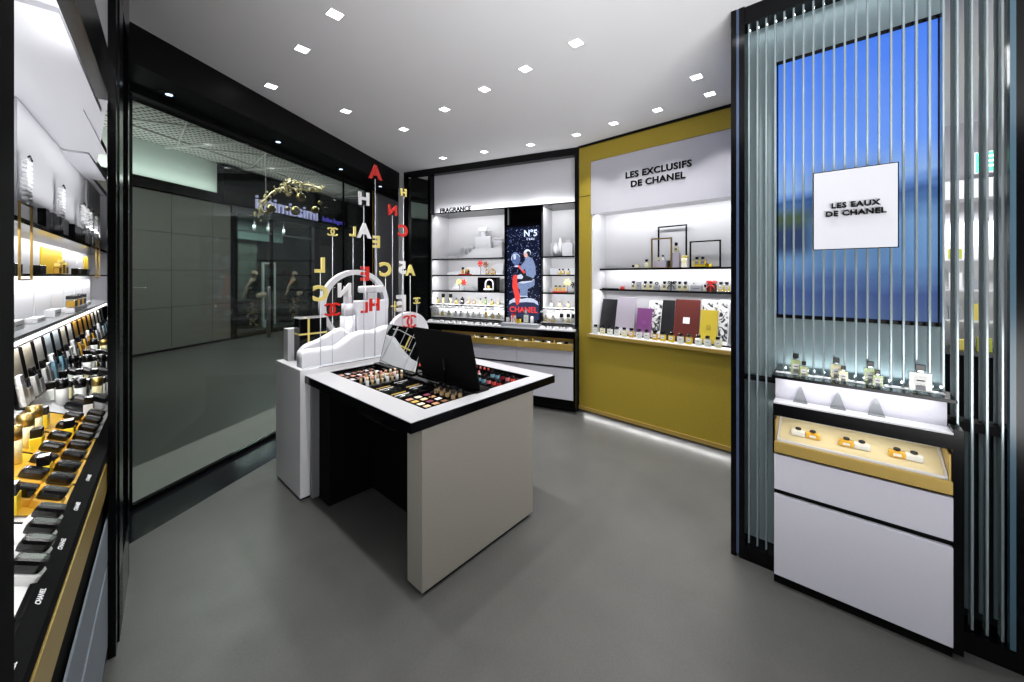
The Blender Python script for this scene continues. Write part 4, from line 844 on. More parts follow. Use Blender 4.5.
card('black and white photo card behind the mustard card', 701, 718, 300, LWHITE, v0=.165, lean=.1, extra=photo(8), z0=.976)
card('tall black and white portrait card at the right of the niche', 718.5, 729, 300, LWHITE, v0=.15, extra=photo(12), z0=.976)
card('charcoal card leaning at the right end of the niche', 733, 748, 299, dk)
# middle shelf goods
z = 1.495; v = .23
def Gb(x, lq, label, w_=.058, h=.068, **k): return bottle(label, 'G', Gu(x, v), v, k.pop('z', z), w_, .026, h, k.pop('cw', .028), k.pop('ch', .03), lq, **k)
bow('red ribbon rosette gift lying at the left of the middle niche shelf', 'G', Gu(622.5, v), v, z, RED, RED, s=.8, tall=.02)
solo('black_tray', MB().box(-.09, -.04, 0, .09, .04, .008, BLACK), 'flat black tray at the left end of the middle niche shelf', 'tray', 'G', Gu(610, .26), .26, z)
MS = [(633.5, 'pale', 'pale perfume bottle, first bottle from the left on the middle niche shelf'), (645.5, 'pale', 'pale perfume bottle right of the grey carton on the middle niche shelf'), (651, 'pale', 'pale perfume bottle beside the ring-topped box on the middle niche shelf'),
      (664.7, 'pale', 'lone pale bottle left of the black bow on the middle niche shelf'), (679.8, 'pale', 'pale perfume bottle just right of the black bow'), (685.5, 'pale', 'pale perfume bottle left of the wide grey carton'),
      (721, 'yellow', 'bright yellow perfume bottle at the right of the middle niche shelf'), (727, 'yellow', 'yellow perfume bottle nearest the black post on the middle niche shelf')]
for x, lq, s_ in MS: Gb(x, lq, s_, labm=GREY if x < 720 else None)
Gb(705.2, 'pale', 'small pale bottle left of the red bow on the middle niche shelf', .035, .04, cw=.018)
gc = mat('grey_carton', (150, 152, 158), .6)
carton('grey upright carton on the middle niche shelf', 'G', Gu(638.8, v), v, z, .05, .03, .09, gc); carton('grey box under a black ring on the middle niche shelf', 'G', Gu(656.8, v), v, z, .06, .035, .055, gc)
solo('black_ring_bottle', MB().ring(0, .016, .010, .018, -.006, .006, CAP), 'black ring standing on a grey box, middle niche shelf', 'ornament', 'G', Gu(656.8, v), v, z+.056)
bow('grey gift box with black bow on the middle niche shelf', 'G', Gu(672, v), v, z, CAP, gc, s=1.4, tall=.05); bow('dark gift box with red bow on the middle niche shelf', 'G', Gu(711.5, v), v, z, RED, mat('brown_box', (60, 40, 40), .5), s=1.5, tall=.05)
carton('wide grey carton on the middle niche shelf', 'G', Gu(696.5, v), v, z, .11, .04, .06, gc)
Gb(693.8, 'pale', 'bottle lying low on the wide grey carton', 0.03, .012, z=z+.0605, lab=False, cw=.012, ch=.012)
# top shelf goods
z = 1.74; v = .24
def frm(x0, x1, yt, vv, m, label):
    u0, u1 = Gu(x0, vv), Gu(x1, vv); zt = at('G', (x0+x1)/2, yt, vv)[1]-1.74; a = (u1-u0)/2; r_ = .007
    b = MB(); b.box(-a, -r_, 0, -a+2*r_, r_, zt, m); b.box(a-2*r_, -r_, 0, a, r_, zt, m); b.box(-a, -r_, zt-2*r_, a, r_, zt, m); b.box(-a, -r_, 0, a, r_, .006, m)
    solo('open_frame', b, label, 'frame', 'G', (u0+u1)/2, vv, 1.74)
frm(658, 687, 225.5, .29, BLACK, 'tallest thin black open frame on the upper niche shelf'); frm(651.2, 672, 238, .205, BRASS, 'small thin brass open frame on the upper niche shelf'); frm(689.8, 721, 240.5, .26, BLACK, 'wide low black open frame at the right of the upper niche shelf')
def Gt(x, lq, label, w_=.055, h=.06, zz=1.74, **k): return bottle(label, 'G', Gu(x, v), v, zz, w_, .028, h, k.pop('cw', .026), k.pop('ch', .026), lq, **k)
Gt(646.7, 'pale', 'pale bottle with black cap, first upright on the upper niche shelf', .05, .07)
t = Gt(639, 'pale', 'pale bottle lying on its side at the left of the upper niche shelf', .045, .055); t.rotation_euler[1] = -math.pi/2; t.location.z += .024
t = carton('white carton block inside the brass frame on the upper niche shelf', 'G', Gu(660.5, v), v+.01, 1.74, .13, .05, .075, sv, mark=False); carton('dark end box beside the white carton block', 'G', Gu(668.3, v)+.01, v+.01, 1.74, .028, .05, .075, dk, mark=False)
Gt(658.4, 'pale', 'small left bottle on the white carton block', .022, .045, 1.8155, cw=.016, ch=.018, lab=False); Gt(663, 'clear', 'small right bottle on the white carton block', .03, .045, 1.8155, cw=.018, ch=.018, lab=False)
carton('tall white pedestal carton inside the tall black frame', 'G', Gu(676.3, v), v, 1.74, .07, .05, .155, sv, mark=False); Gt(676.3, 'pale', 'perfume bottle on the tall white pedestal carton', .045, .075, 1.8955, cw=.026, ch=.035, labm=GREY)
bow('white gift box with pale gold ribbon on the upper niche shelf', 'G', Gu(685, v), v, 1.74, YEL, LWHITE, s=1.15, tall=.085)
Gt(697, 'yellow', 'yellow bottle at left inside the wide black frame', .07, .08, labm=GREY); Gt(702.8, 'yellow', 'yellow bottle at right inside the wide black frame', .07, .08, labm=GREY)
solo('ring_bottle', MB().box(-.03, -.015, 0, .03, .015, .03, LIQ['yellow'], .006).ring(-.012, .02, .008, .016, -.018, -.015, CAP), 'small yellow bottle with black ring at the wide frame', 'perfume bottle', 'G', Gu(709.5, v), v-.02, 1.74)

# ------------------------------------------------------------ glass fin partition with cabinet
FIN = mat('glass_fin', (150, 164, 168), .12, spec=.5, metal=.35)
PG = glass('partition_glass', (196, 212, 214), .75, refl=.6)
FP_ = thing('fin_partition', 'tall black-framed partition of upright glass fins with pale blue-grey backing', 'partition', 'R', 0, 0, 0)
b = MB(); b.box(0, -.03, 0, .028, .13, CH-.001, BLACK); b.box(.042, -.03, 0, .07, .13, CH-.001, BLACK); b.box(1.045, -.03, 0, 1.5, .13, CH-.001, BLACK); b.box(.07, -.03, 0, 1.045, .13, .085, BLACK); b.box(.07, -.02, 3.12, 1.045, .13, CH-.001, BLACK)
b.box(.07, .02, 1.04, .215, .09, 1.058, BLACKM); b.box(.85, .0, .96, 1.045, .09, 1.0, BLACKM)
part('frame', b, FP_)
part('edge_glass', MB().box(.028, -.028, .02, .042, .1, CH-.002, mat('blue_edge_glass', (66, 80, 106), .15, spec=.4)), FP_, 'blue-grey glass strip in the left post')
part('edge_glass', MB().box(1.028, -.035, .09, 1.044, .0, CH-.002, mat('teal_edge_glass', (66, 90, 104), .15, spec=.4)), FP_, 'teal glass strip at the right post')
bk = mat('backing_panel', (150, 168, 172), .5, noise=.06, nscale=4)
b = MB(); b.box(.07, .09, 0.086, .215, .1, 3.12, bk); b.box(.215, .09, 2.885, .85, .1, 3.12, bk); b.box(.215, .09, 1.0, .85, .1, 1.42, bk)
part('backing_panel', b, FP_)
for i in range(23):
    u = .0875+i*.0422
    lo = 1.12 if .2 < u < .865 else .09
    part('glass_fin', MB().box(u-.0045, -.005, lo, u+.0045, .045, 3.13, FIN, .002, 1), FP_)
for i in range(4):
    u = .875+i*.0422
    part('backing_slat', MB().box(u+.003, .06, .14, u+.0225, .068, 3.12, mat('slat_glass', (112, 128, 132), .25, spec=.7)), FP_)
part('lower_glass', MB().box(.85, .1, .0, 1.045, .106, .97, mat('smoked_glass', (40, 46, 46), .15)), FP_, 'dark glass below the counter line')
# blue screen
bs = thing('landscape_screen', 'large blue landscape screen behind the glass fins', 'screen', 'R', .532, .085, 1.42)
m = mat('landscape_image', (70, 110, 200), .35, emit=.62)
n, l = nodes(m); tc = n.new('ShaderNodeTexCoord'); sp = n.new('ShaderNodeSeparateXYZ'); l.new(tc.outputs['Object'], sp.inputs[0])
no = n.new('ShaderNodeTexNoise'); no.inputs['Scale'].default_value = 3.2; no.inputs['Detail'].default_value = 5; mp = n.new('ShaderNodeMapping'); mp.inputs['Scale'].default_value = (.8, 1, 2.0)
l.new(tc.outputs['Object'], mp.inputs[0]); l.new(mp.outputs[0], no.inputs['Vector'])
ad = n.new('ShaderNodeMath'); ad.operation = 'MULTIPLY_ADD'; ad.inputs[1].default_value = .16; l.new(no.outputs[0], ad.inputs[0])
mr = n.new('ShaderNodeMath'); mr.operation = 'DIVIDE'; mr.inputs[1].default_value = 1.46; l.new(sp.outputs['Z'], mr.inputs[0])
sb = n.new('ShaderNodeMath'); sb.operation = 'SUBTRACT'; sb.inputs[1].default_value = .08; l.new(mr.outputs[0], sb.inputs[0]); l.new(sb.outputs[0], ad.inputs[2])
cr = n.new('ShaderNodeValToRGB'); cr.color_ramp.elements[0].position = 0; cr.color_ramp.elements[0].color = lin((58, 84, 130))
cr.color_ramp.elements[1].position = 1; cr.color_ramp.elements[1].color = lin((66, 120, 224))
for p, c in ((.1, (50, 74, 128)), (.2, (92, 130, 176)), (.34, (104, 144, 188)), (.43, (48, 84, 140)), (.455, (92, 130, 190)), (.50, (132, 168, 220)), (.62, (96, 142, 226))):
    e_ = cr.color_ramp.elements.new(p); e_.color = lin(c)
l.new(ad.outputs[0], cr.inputs[0]); l.new(cr.outputs[0], n['Principled BSDF'].inputs['Emission Color']); l.new(cr.outputs[0], n['Principled BSDF'].inputs['Base Color'])
part('display', MB().box(-.31, 0, .01, .31, .02, 1.45, m), bs)
hz = [n.new('ShaderNodeMapRange') for _ in range(3)]
for h_, (a0, a1, o0, o1) in zip(hz, ((-.22, -.10, 1, 0), (.30, .40, 0, 1), (.56, .64, 1, 0))):
    h_.interpolation_type = 'SMOOTHSTEP'; h_.inputs['From Min'].default_value = a0; h_.inputs['From Max'].default_value = a1; h_.inputs['To Min'].default_value = o0; h_.inputs['To Max'].default_value = o1
l.new(sp.outputs['X'], hz[0].inputs[0]); l.new(sp.outputs['Z'], hz[1].inputs[0]); l.new(sp.outputs['Z'], hz[2].inputs[0])
m1 = n.new('ShaderNodeMath'); m1.operation = 'MULTIPLY'; m2 = n.new('ShaderNodeMath'); m2.operation = 'MULTIPLY'
l.new(hz[0].outputs[0], m1.inputs[0]); l.new(hz[1].outputs[0], m1.inputs[1]); l.new(m1.outputs[0], m2.inputs[0]); l.new(hz[2].outputs[0], m2.inputs[1])
hr = n.new('ShaderNodeMapRange'); hr.inputs['From Min'].default_value = .48; hr.inputs['From Max'].default_value = .54; l.new(sp.outputs['Z'], hr.inputs[0])
hc = n.new('ShaderNodeMix'); hc.data_type = 'RGBA'; hc.inputs['A'].default_value = lin((34, 54, 92)); hc.inputs['B'].default_value = lin((62, 82, 60)); l.new(hr.outputs[0], hc.inputs['Factor'])
hx = n.new('ShaderNodeMix'); hx.data_type = 'RGBA'; l.new(m2.outputs[0], hx.inputs['Factor']); l.new(cr.outputs[0], hx.inputs['A']); l.new(hc.outputs['Result'], hx.inputs['B'])
l.new(hx.outputs['Result'], n['Principled BSDF'].inputs['Emission Color']); l.new(hx.outputs['Result'], n['Principled BSDF'].inputs['Base Color'])
part('bezel', MB().box(-.318, -.006, 1.45, .318, .025, 1.468, BLACK).box(-.318, -.006, -.01, .318, .025, .01, BLACK).box(-.318, -.006, 0, -.31, .025, 1.46, BLACK).box(.31, -.006, 0, .318, .025, 1.46, BLACK), bs)
# sign
t = thing('hanging_sign', 'square white sign with black thin edge mounted on the glass fins', 'sign', 'R', .5415, -.045, 1.985)
part('panel', MB().box(-.154, -.018, -.197, .154, .0, .197, SIGN), t); part('edge_frame', MB().box(-.158, -.017, -.201, .158, .002, -.197, BLACK).box(-.158, -.017, .197, .158, .002, .201, BLACK).box(-.158, -.017, -.2, -.154, .002, .2, BLACK).box(.154, -.017, -.2, .158, .002, .2, BLACK), t)
child('lettering', widen(text_mesh('LES EAUX\nDE CHANEL', .0365, .010, BLACKM, .0011, 1.1, 1.1), 1.05), t, (0.004, -.027, -.002), 'raised black two line title')
part('bracket', MB().box(-.02, 0, -.03, .02, .045, .03, BLACK), t)
# cabinet
RC = thing('perfume_cabinet', 'white perfume cabinet with black edges and open gold drawer before the fins', 'cabinet', 'R', 0, 0, 0)
c0, c1 = .219, .858
b = MB(); b.box(c0+.002, -.105, .05, c1-.002, .0, .70, BLACKM); b.box(c0-.002, -.128, .905, c1+.004, .0, .968, BLACK); b.box(c1-.002, -.12, .03, c1+.03, .02, .99, BLACK); b.box(c0-.004, -.12, .70, c0+.004, .0, .91, BLACK); b.box(c0, .1, .70, c1, .11, .91, GOLDM); b.box(c0, -.0, .68, c1, .1, .70, GOLDM)
b.box(c0, -.105, 0, c1, -.02, .05, BLACKM)
part('carcass', b, RC)
part('backsplash', MB().box(c0, -.035, .968, c1-.005, -.02, 1.10, LINEN), RC); part('lower_shelf', MB().box(c0, -.126, .968, c1, -.02, .976, WHITE), RC, 'narrow white lit shelf')
part('top_ledge', MB().box(c0-.008, -.125, 1.103, c1+.012, .04, 1.118, BLACK, .001), RC, 'glossy black glass ledge'); part('ledge_mirror', MB().box(c0, -.045, 1.118, c1-.01, .0, 1.1195, WHITE), RC)
part('door', MB().box(c0+.003, -.128, .055, c1-.001, -.105, .483, LINEN, .0015), RC); part('drawer', MB().box(c0+.003, -.128, .512, c1-.001, -.105, .698, LINEN, .0015), RC)
d = MB(); d.box(c0+.004, -.137, .712, c1-.003, -.118, .768, GOLDM, .002); d.box(c0+.006, -.118, .712, c1-.006, .08, .72, GOLDM); d.box(c0+.006, -.118, .72, c0+.012, .08, .88, GOLDM); d.box(c1-.012, -.118, .72, c1-.006, .08, .88, GOLDM)
gd = part('gold_drawer', d, RC, 'open gold drawer')
tb = MB(); tb.ext([(-.112, .762), (-.108, .757), (.075, .837), (.07, .845)], c0+.022, c1-.022, CREAM)
tb.ext([(-.118, .762), (-.104, .757), (-.104, .778), (-.118, .778)], c0+.016, c1-.016, WHITE); tb.ext([(-.118, .76), (.075, .842), (.075, .862), (-.118, .78)], c0+.014, c0+.022, WHITE); tb.ext([(-.118, .76), (.075, .842), (.075, .862), (-.118, .78)], c1-.022, c1-.014, WHITE); tb.ext([(.066, .838), (.075, .842), (.075, .862), (.066, .858)], c0+.014, c1-.014, WHITE)
part('tilted_tray', tb, gd, 'cream lined tilted tray')
area('shelf_led', 'R', .54, -.07, .898, .58, .015, .45, direction=(0, .3, -1), col=(1, .9, .68)); area('shelf_led', 'R', .54, -.08, 1.097, .58, .015, .6, direction=(0, .1, -1))
area('fin_led', 'R', .54, .06, 1.13, .6, .02, .9, direction=(0, -.35, 1), col=(.9, .97, 1)); area('fin_led', 'R', .54, .03, 3.1, .9, .02, .8, direction=(0, .1, -1), col=(.92, .97, 1))
def Rb(x, v, y=380): return at('R', x, y, v)[0]
RB = [(796, 'palegreen', 1, 'leftmost tall bottle on the glass ledge', .0), (804, 'palegreen', 0, 'leftmost small bottle on the glass ledge', -.045), (836.5, 'pale', 1, 'second tall bottle on the glass ledge, with art label', .0), (843.5, 'pale', 0, 'second small bottle on the glass ledge', -.045),
      (870.5, 'green', 1, 'third tall bottle on the glass ledge', .0), (878, 'green', 0, 'third small bottle on the glass ledge', -.045), (920.5, 'clear', 2, 'broad clear bottle, rightmost on the glass ledge', -.03)]
nm_ = {'palegreen': 'pale green', 'pale': 'pale yellow', 'green': 'vivid green', 'clear': 'clear'}
for x, lq, k, s_, v in RB:
    v -= .03
    w_, h, cw, ch = [(.042, .058, .018, .024), (.052, .082, .025, .030), (.078, .094, .034, .032)][k]
    t = bottle('%s perfume with black cap, %s' % (nm_[lq], s_), 'R', Rb(x, v), v, 1.12, w_, .022, h, cw, ch, lq, group='perfumes on the glass ledge', fill=.93)
    m_ = MB(); m_.box(-w_*.2, -.0125, h*.12, w_*.2, -.0118, h*.34, GREY); part('art_label', m_, t)
for i, (x, y, lq) in enumerate([(798.5, 438, 'white'), (813, 441, 'amber'), (846.5, 447, 'amber'), (862, 451, 'white'), (897, 459, 'amber'), (914, 463, 'white')]):
    u, z_ = at('R', x, y+4, -.03); lbl = '%s faceted perfume bottle with black stopper in the open gold drawer, %s pair' % ({'white': 'white', 'amber': 'amber'}[lq], ['left', 'middle', 'right'][i//2])
    t = thing('drawer_perfume_bottle', lbl, 'perfume bottle', 'R', u, -.035, .793, group='bottles in the open gold drawer')
    t.rotation_euler[0] = 0
    b = MB(); b.box(-.03, -.018, 0, .03, .018, .030, LIQ[lq], .007, 2); part('bottle_body', b, t); part('stopper', MB().lathe([(.010, .030), (.014, .034), (.012, .041), (.004, .044)], CAP, n=14), t); part('label_plate', MB().box(-.014, -.0192, .008, .014, -.0182, .02, LABEL), t)
for i, x in enumerate((800, 838, 877)):
    u = Rb(x, -.08, 400); b = MB(); b.prism([(-.03, 0), (.03, 0), (.004, .082), (-.004, .082)], 0, .0035, glass('acrylic', (190, 194, 198), .55))
    t = thing('acrylic_stand', 'clear pointed acrylic stand on the narrow white shelf, %s' % ['left', 'middle', 'right'][i], 'stand', 'R', u, -.045, .976, group='acrylic stands under the ledge'); part('upright', b, t); part('foot', MB().box(-.03, -.02, 0, .03, .004, .004, glass('acrylic', (190, 194, 198), .55)), t)
# ------------------------------------------------------------ room beyond the fins
struct('wall_beyond', MB().box(-1.5, 3.4, 0, 4, 3.5, CH, mat('pale_wall', (188, 186, 192), .7)), 'R')
bw = thing('exit_sign', 'green lit exit sign under a white bulkhead beyond the fins', 'exit sign', 'R', 1.68, 3.0, 2.62)
part('housing', MB().box(-.2, 0, 0, .2, .05, .2, LWHITE), bw); part('face', MB().box(-.19, -.004, .01, .19, 0, .19, mat('exit_green', (70, 200, 150), .4, emit=1.4)), bw); child('lettering', text_mesh('EXIT', .15, .003, mat('exit_white', (240, 255, 248), .4, emit=1.5), .002), bw, (0, -.007, .1)); part('rod', MB().tube([(-.15, .02, .2), (-.15, .02, .6)], .006, CHROME), bw)
struct('wall_bulkhead', MB().box(-.6, 3.05, 2.4, 4, 3.4, 2.58, WHITE), 'R')
sh = thing('distant_shelving', 'distant white shelf unit seen between the right hand fins', 'shelf', 'R', 1.3, 2.95, 0)
b = MB(); b.box(-.5, 0, 0, .75, .4, .9, BLACKM)
part('base_cabinet', b, sh); part('worktop', MB().box(-.5, -.05, .9, .75, .4, .94, BLACK), sh)
for z in (1.2, 1.5, 1.8): part('shelf', MB().box(-.5, .15, z, .75, .4, z+.02, WHITE), sh)
part('back_panel', MB().box(-.5, .38, .94, .75, .4, 2.2, LWHITE), sh); area('beyond_lamp', 'R', 1.6, 1.8, 3.15, 1.5, .8, 60)
area('shelf_led', 'R', 1.4, 3.1, 2.2, 1.1, .03, 12, direction=(0, .4, -1))
ct = [mat('carton_green', (170, 176, 60), .5), mat('carton_yellow', (206, 190, 90), .5), LWHITE, mat('carton_red', (170, 60, 70), .5), gc]
for r_, (z, nm2) in enumerate(((.9405, 'worktop'), (1.2205, 'lower shelf'), (1.5205, 'middle shelf'), (1.8205, 'upper shelf'))):
    for i in range(7):
        k = (i*2+r_*3) % 5
        if r_ == 0: k = i % 2
        carton('%s carton on the distant %s, %s' % (['green', 'yellow', 'white', 'red', 'grey'][k], nm2, nth(i, 7)), 'R', .9+i*.16, 3.13 if r_ else 3.0, z, .09, .05, .1+.03*((i+r_) % 3), ct[k], 'cartons on the distant shelving', mark=False)

# ------------------------------------------------------------ left wall display
DW = thing('skincare_wall_display', 'long lit white wall display of skincare and perfume testers at the left', 'display unit', 'D', 0, 0, 0)
D0, DE = .9, 6.9
def edge_v(u): return .2+max(0, u-2.46)*.0868        # follows a camera sight line; the added screen runs along here
prof_deck = [(.2, .93), (.48, 1.05), (.48, 1.03), (.2, .90)]
def wedge(pts2, m, u_end=None, u0=D0):               # a long piece of section (v,z), far end cut off along the camera sight line
    b = MB(); n_ = len(pts2); vs = []
    for s_ in (0, 1):
        for (v, z) in pts2:
            ue = 2.44 if v <= .2 else min(DE, 2.46+(v-.2)/.0868)
            vs.append(((u0 if not s_ else (u_end or ue)), v, z))
    return b.add(vs, [tuple(range(n_-1, -1, -1)), tuple(range(n_, 2*n_))]+[(i, (i+1) % n_, (i+1) % n_+n_, i+n_) for i in range(n_)], m)
part('counter_edge', wedge([(.2, .875), (.2, .914), (.236, .944), (.236, .875)], BLACKM), DW)
for k_ in range(5):
    me = text_mesh('CHANEL', .014, .0006, LWHITE, .0004, 1.1); me.transform(Matrix.Rotation(-.87, 4, 'X')); child('brand_lettering', me, DW, (1.12+k_*.225, .2165, .9295))
part('tester_deck', wedge([(.23, .925), (.48, 1.045), (.48, .9), (.23, .88)], mat('deck_white', (214, 214, 216), .25, coat=.4)), DW)
part('deck_ledge', wedge([(.455, 1.034), (.46, 1.085), (.49, 1.09), (.49, .9)], WHITE), DW)
part('gold_drawer', MB().box(D0, .203, .722, 2.44, .26, .845, GOLDM, .002).box(D0, .208, .852, 2.44, .26, .866, GOLDM), DW, 'long gold drawer front'); part('carcass', wedge([(.215, .05), (.215, .9), (.5, .9), (.5, .05)], BLACKM), DW)
for z0, z1 in ((.43, .605), (.06, .40)): part('drawer', MB().box(D0, .2, z0, 2.435, .206, z1, mat('grey_linen_panel', (116, 124, 134), .5, noise=.1, nscale=150)), DW)
part('incline_panel', wedge([(.485, 1.08), (.52, 1.335), (.56, 1.335), (.56, 1.08)], BLACK), DW)
part('light_strip', wedge([(.515, 1.335), (.515, 1.35), (.53, 1.35), (.53, 1.335)], mat('led_strip_white', (255, 255, 255), .5, emit=2.0)), DW)
part('shelf', wedge([(.52, 1.352), (.52, 1.372), (.72, 1.372), (.72, 1.352)], mat('grey_glass_shelf', (170, 172, 176), .2)), DW)
part('shelf', wedge([(.52, 1.648), (.52, 1.662), (.72, 1.662), (.72, 1.648)], BLACK), DW)
part('shelf', wedge([(.52, 1.90), (.52, 1.925), (.72, 1.925), (.72, 1.90)], BLACK), DW)
part('back_panel', wedge([(.72, 1.0), (.72, 2.66), (.75, 2.66), (.75, 1.0)], WHITE), DW)
for i in range(4):
    u0 = 2.12+i*1.15
    part('bay_panel', MB().box(u0, .62-.012*(i % 2), 1.925, min(DE-.4, u0+1.13), .72, 2.60, LBX), DW)
    part('soffit_panel', MB().box(u0, .30, 2.60+.012*(i % 2), u0+1.13, .72, 2.66, LBX) if .3 > edge_v(u0+1.15) else MB().box(u0, edge_v(u0+1.15)+.005, 2.60+.012*(i % 2), u0+1.13, .72, 2.66, LBX), DW)
part('soffit', wedge([(.24, 2.62), (.24, 2.66), (.72, 2.66), (.72, 2.62)], LBX), DW)
part('end_panel', MB().box(6.86, .565, 1.0, 6.9, .75, 2.66, LBX), DW)
part('header_beam', MB().box(D0, .2, 2.43, 2.46, .24, 2.63, BLACK), DW); part('bulkhead', MB().box(D0, .2, 2.63, 2.46, .75, CH-.001, WHITE), DW)
part('end_post', MB().box(2.375, .175, 0, 2.46, .2, CH-.001, BLACK), DW, 'black upright at the end of the display')
# dark screen added along the camera sight line as a cover, and glass end
b = MB(); b.add([(2.46, .175, 0), (DE+.1, .56, 0), (DE+.1, .76, 0), (2.46, .195, 0)]+[(2.46, .175, CH-.001), (DE+.1, .56, 2.9), (DE+.1, .76, 2.9), (2.46, .195, CH-.001)], [(3, 2, 1, 0), (4, 5, 6, 7), (0, 1, 5, 4), (1, 2, 6, 5), (2, 3, 7, 6), (3, 0, 4, 7)], BLACK)
b2 = MB(); b2.add([(2.46, .185, 0), (DE+.1, .57, 0), (DE+.1, .60, 0), (2.46, .2, 0)]+[(2.46, .185, 2.92), (DE+.1, .57, 2.92), (DE+.1, .60, 2.92), (2.46, .2, 2.92)], [(3, 2, 1, 0), (4, 5, 6, 7), (0, 1, 5, 4), (1, 2, 6, 5), (2, 3, 7, 6), (3, 0, 4, 7)], BLACK)
struct('wall_cover_screen', b2, 'D'); struct('wall_pillar_left', MB().box(.62, .2, 0, 1.06, .75, CH-.001, BLACKM), 'D')
ge = struct('window_2', MB().box(2.62, .183, .30, 2.93, .19, 2.93, PANE), 'D')
b = MB(); b.box(2.46, .17, 0, 2.99, .205, .30, BLACK); b.box(2.93, .17, 0, 3.0, .205, 2.93, BLACK); b.box(2.46, .17, 2.93, 3.0, .205, CH-.001, BLACK); b.box(2.46, .17, 0, 2.62, .205, CH-.001, BLACK)
struct('window_frame', b, parent=ge)
area('cove_led', 'D', 4.4, .45, 2.10, 4.6, .03, 12, direction=(0, .1, 1)); area('cove_led', 'D', 5.9, .575, 2.10, 1.3, .02, 1.2, direction=(0, .3, 1)); area('header_led', 'D', 1.7, .26, 2.45, 1.4, .02, 3, direction=(0, .5, 1))
for z, v, p in ((2.58, .45, 5), (1.895, .56, 17), (1.643, .56, 17)): area('shelf_led', 'D', 3.3 if z > 2 else 4.0, v, z, 4.0 if z > 2 else 5.4, .02, p, direction=(0, .5, -1))
area('shelf_led', 'D', 3.2, .50, 1.345, 4.2, .02, 10, direction=(0, -.5, -1)); area('shelf_led', 'D', 1.7, .45, 1.35, 1.3, .03, 2, direction=(0, -.5, -1))
# trays and testers on the deck
def dz(v): return .925+(v-.23)*.48
TILT = math.atan(.48)
def tilt_thing(name, label, cat, u, v, group, z=None, rx=TILT, rz=0):
    t = thing(name, label, cat, 'D', u, v, dz(v)+.004 if z is None else z, group=group)
    t.rotation_mode = 'ZXY'; t.rotation_euler = (rx, 0, ang('D')+rz) if False else (rx, 0, 0)
    t.matrix_world = Matrix.Translation(t.location) @ Matrix.Rotation(ang('D'), 4, 'Z') @ Matrix.Rotation(rx, 4, 'X') @ Matrix.Rotation(rz, 4, 'Z')
    t.rotation_mode = 'XYZ'; me = t.matrix_world.to_euler(); loc = t.matrix_world.to_translation(); t.location = loc; t.rotation_euler = me
    return t
clear_tray = glass('clear_tray', (228, 232, 232), .7)
SP = [(1.16, 'white'), (1.36, 'white'), (1.57, 'white'), (1.84, 'amber'), (2.08, 'amber'), (2.33, 'amber'), (2.60, 'amber')]
for i in range(7):
    u, c = SP[i]; a = [.09, .095, .11, .115, .118, .12, .13][i]
    t = tilt_thing('tester_tray', '%s tester tray with black rim on the sloping deck, %s from the camera' % (c, ORD[i]), 'tester tray', u, .345 if i < 6 else .36, 'tester trays on the sloping deck')
    fr_ = -.115 if i < 6 else -.10
    b = MB(); b.box(-a+.006, fr_, 0, a-.004, .12, .004, LIQ['white'] if c == 'white' else mat('amber_tray', (216, 172, 58), .25, coat=.5)); part('tray_plate', b, t)
    b = MB(); b.box(-a, fr_-.01, 0, a, fr_+.002, .010, BLACKM); b.box(a-.005, fr_, 0, a, .12, .007, BLACKM); part('rim', b, t)
index_kids()
def tester(u, v, lq, label, k=0, g='testers on the sloping deck', s=1.0):
    if k == 0:   # squat flask with slanted oval black cap
        t = tilt_thing('tester_flask', label, 'tester bottle', u, v, g, rz=math.pi/2-.15)
        part('body', MB().box(-.034*s, -.02*s, 0, .034*s, .02*s, .028*s, LIQ[lq], .005*s, 1), t); part('cap', MB().box(-.030*s, -.021*s, .026*s, .030*s, .021*s, .056*s, CAP, .010*s, 2), t)
    elif k == 1:  # tall tube
        t = tilt_thing('tester_tube', label, 'tester bottle', u, v, g, rx=0)
        part('body', MB().lathe([(.017*s, 0), (.017*s, .065*s)], LIQ[lq], n=14), t); part('cap', MB().lathe([(.0175*s, .065*s), (.0175*s, .10*s)], BRASS if lq == 'pale' else CAP, n=14), t)
    elif k == 2:
        t = tilt_thing('tester_bottle', label, 'tester bottle', u, v, g, rx=0)
        part('body', MB().box(-.02*s, -.013*s, 0, .02*s, .013*s, .045*s, LIQ[lq], .002, 1), t); part('cap', MB().box(-.015*s, -.012*s, .045*s, .015*s, .012*s, .072*s, CAP, .001, 1), t)
    return t
for a_, (u, v) in enumerate([(1.41, .262), (1.50, .266), (1.585, .27), (1.675, .272)]):
    tester(u, v, 'white', 'clear tester with slanted black cap on the white trays, %s from the camera' % ORD[a_], 0)
for a_, u in enumerate([1.79, 1.90, 2.01, 2.12, 2.23, 2.34, 2.46, 2.58, 2.69]):
    tester(u, .282, 'amber', 'squat amber tester with slanted black cap, outer line, %s from the camera' % ORD[a_], 0, 'outer line of amber testers')
for a_, u in enumerate([1.80, 1.93, 2.06, 2.18, 2.31, 2.45, 2.60]):
    tester(u, .342, 'amber', 'squat amber tester with slanted black cap, inner line, %s from the camera' % ORD[a_], 0, 'inner line of amber testers')
for a_, (u, v) in enumerate([(1.98, .405), (2.10, .40), (2.26, .40), (2.38, .40)]):
    tester(u, v, 'pale', 'tall gold-capped perfume tube standing on the deck, %s from the camera' % ORD[a_], 1, 'gold-capped tubes on the deck', s=1.25)
for a_, (u, v) in enumerate([(1.74, .335), (1.98, .312), (2.24, .37), (2.40, .312), (2.52, .40)]):
    tester(u, v, 'yellow', 'upright yellow perfume tester with black cap, %s from the camera' % ORD[a_], 2, 'upright yellow testers on the deck', s=1.2)
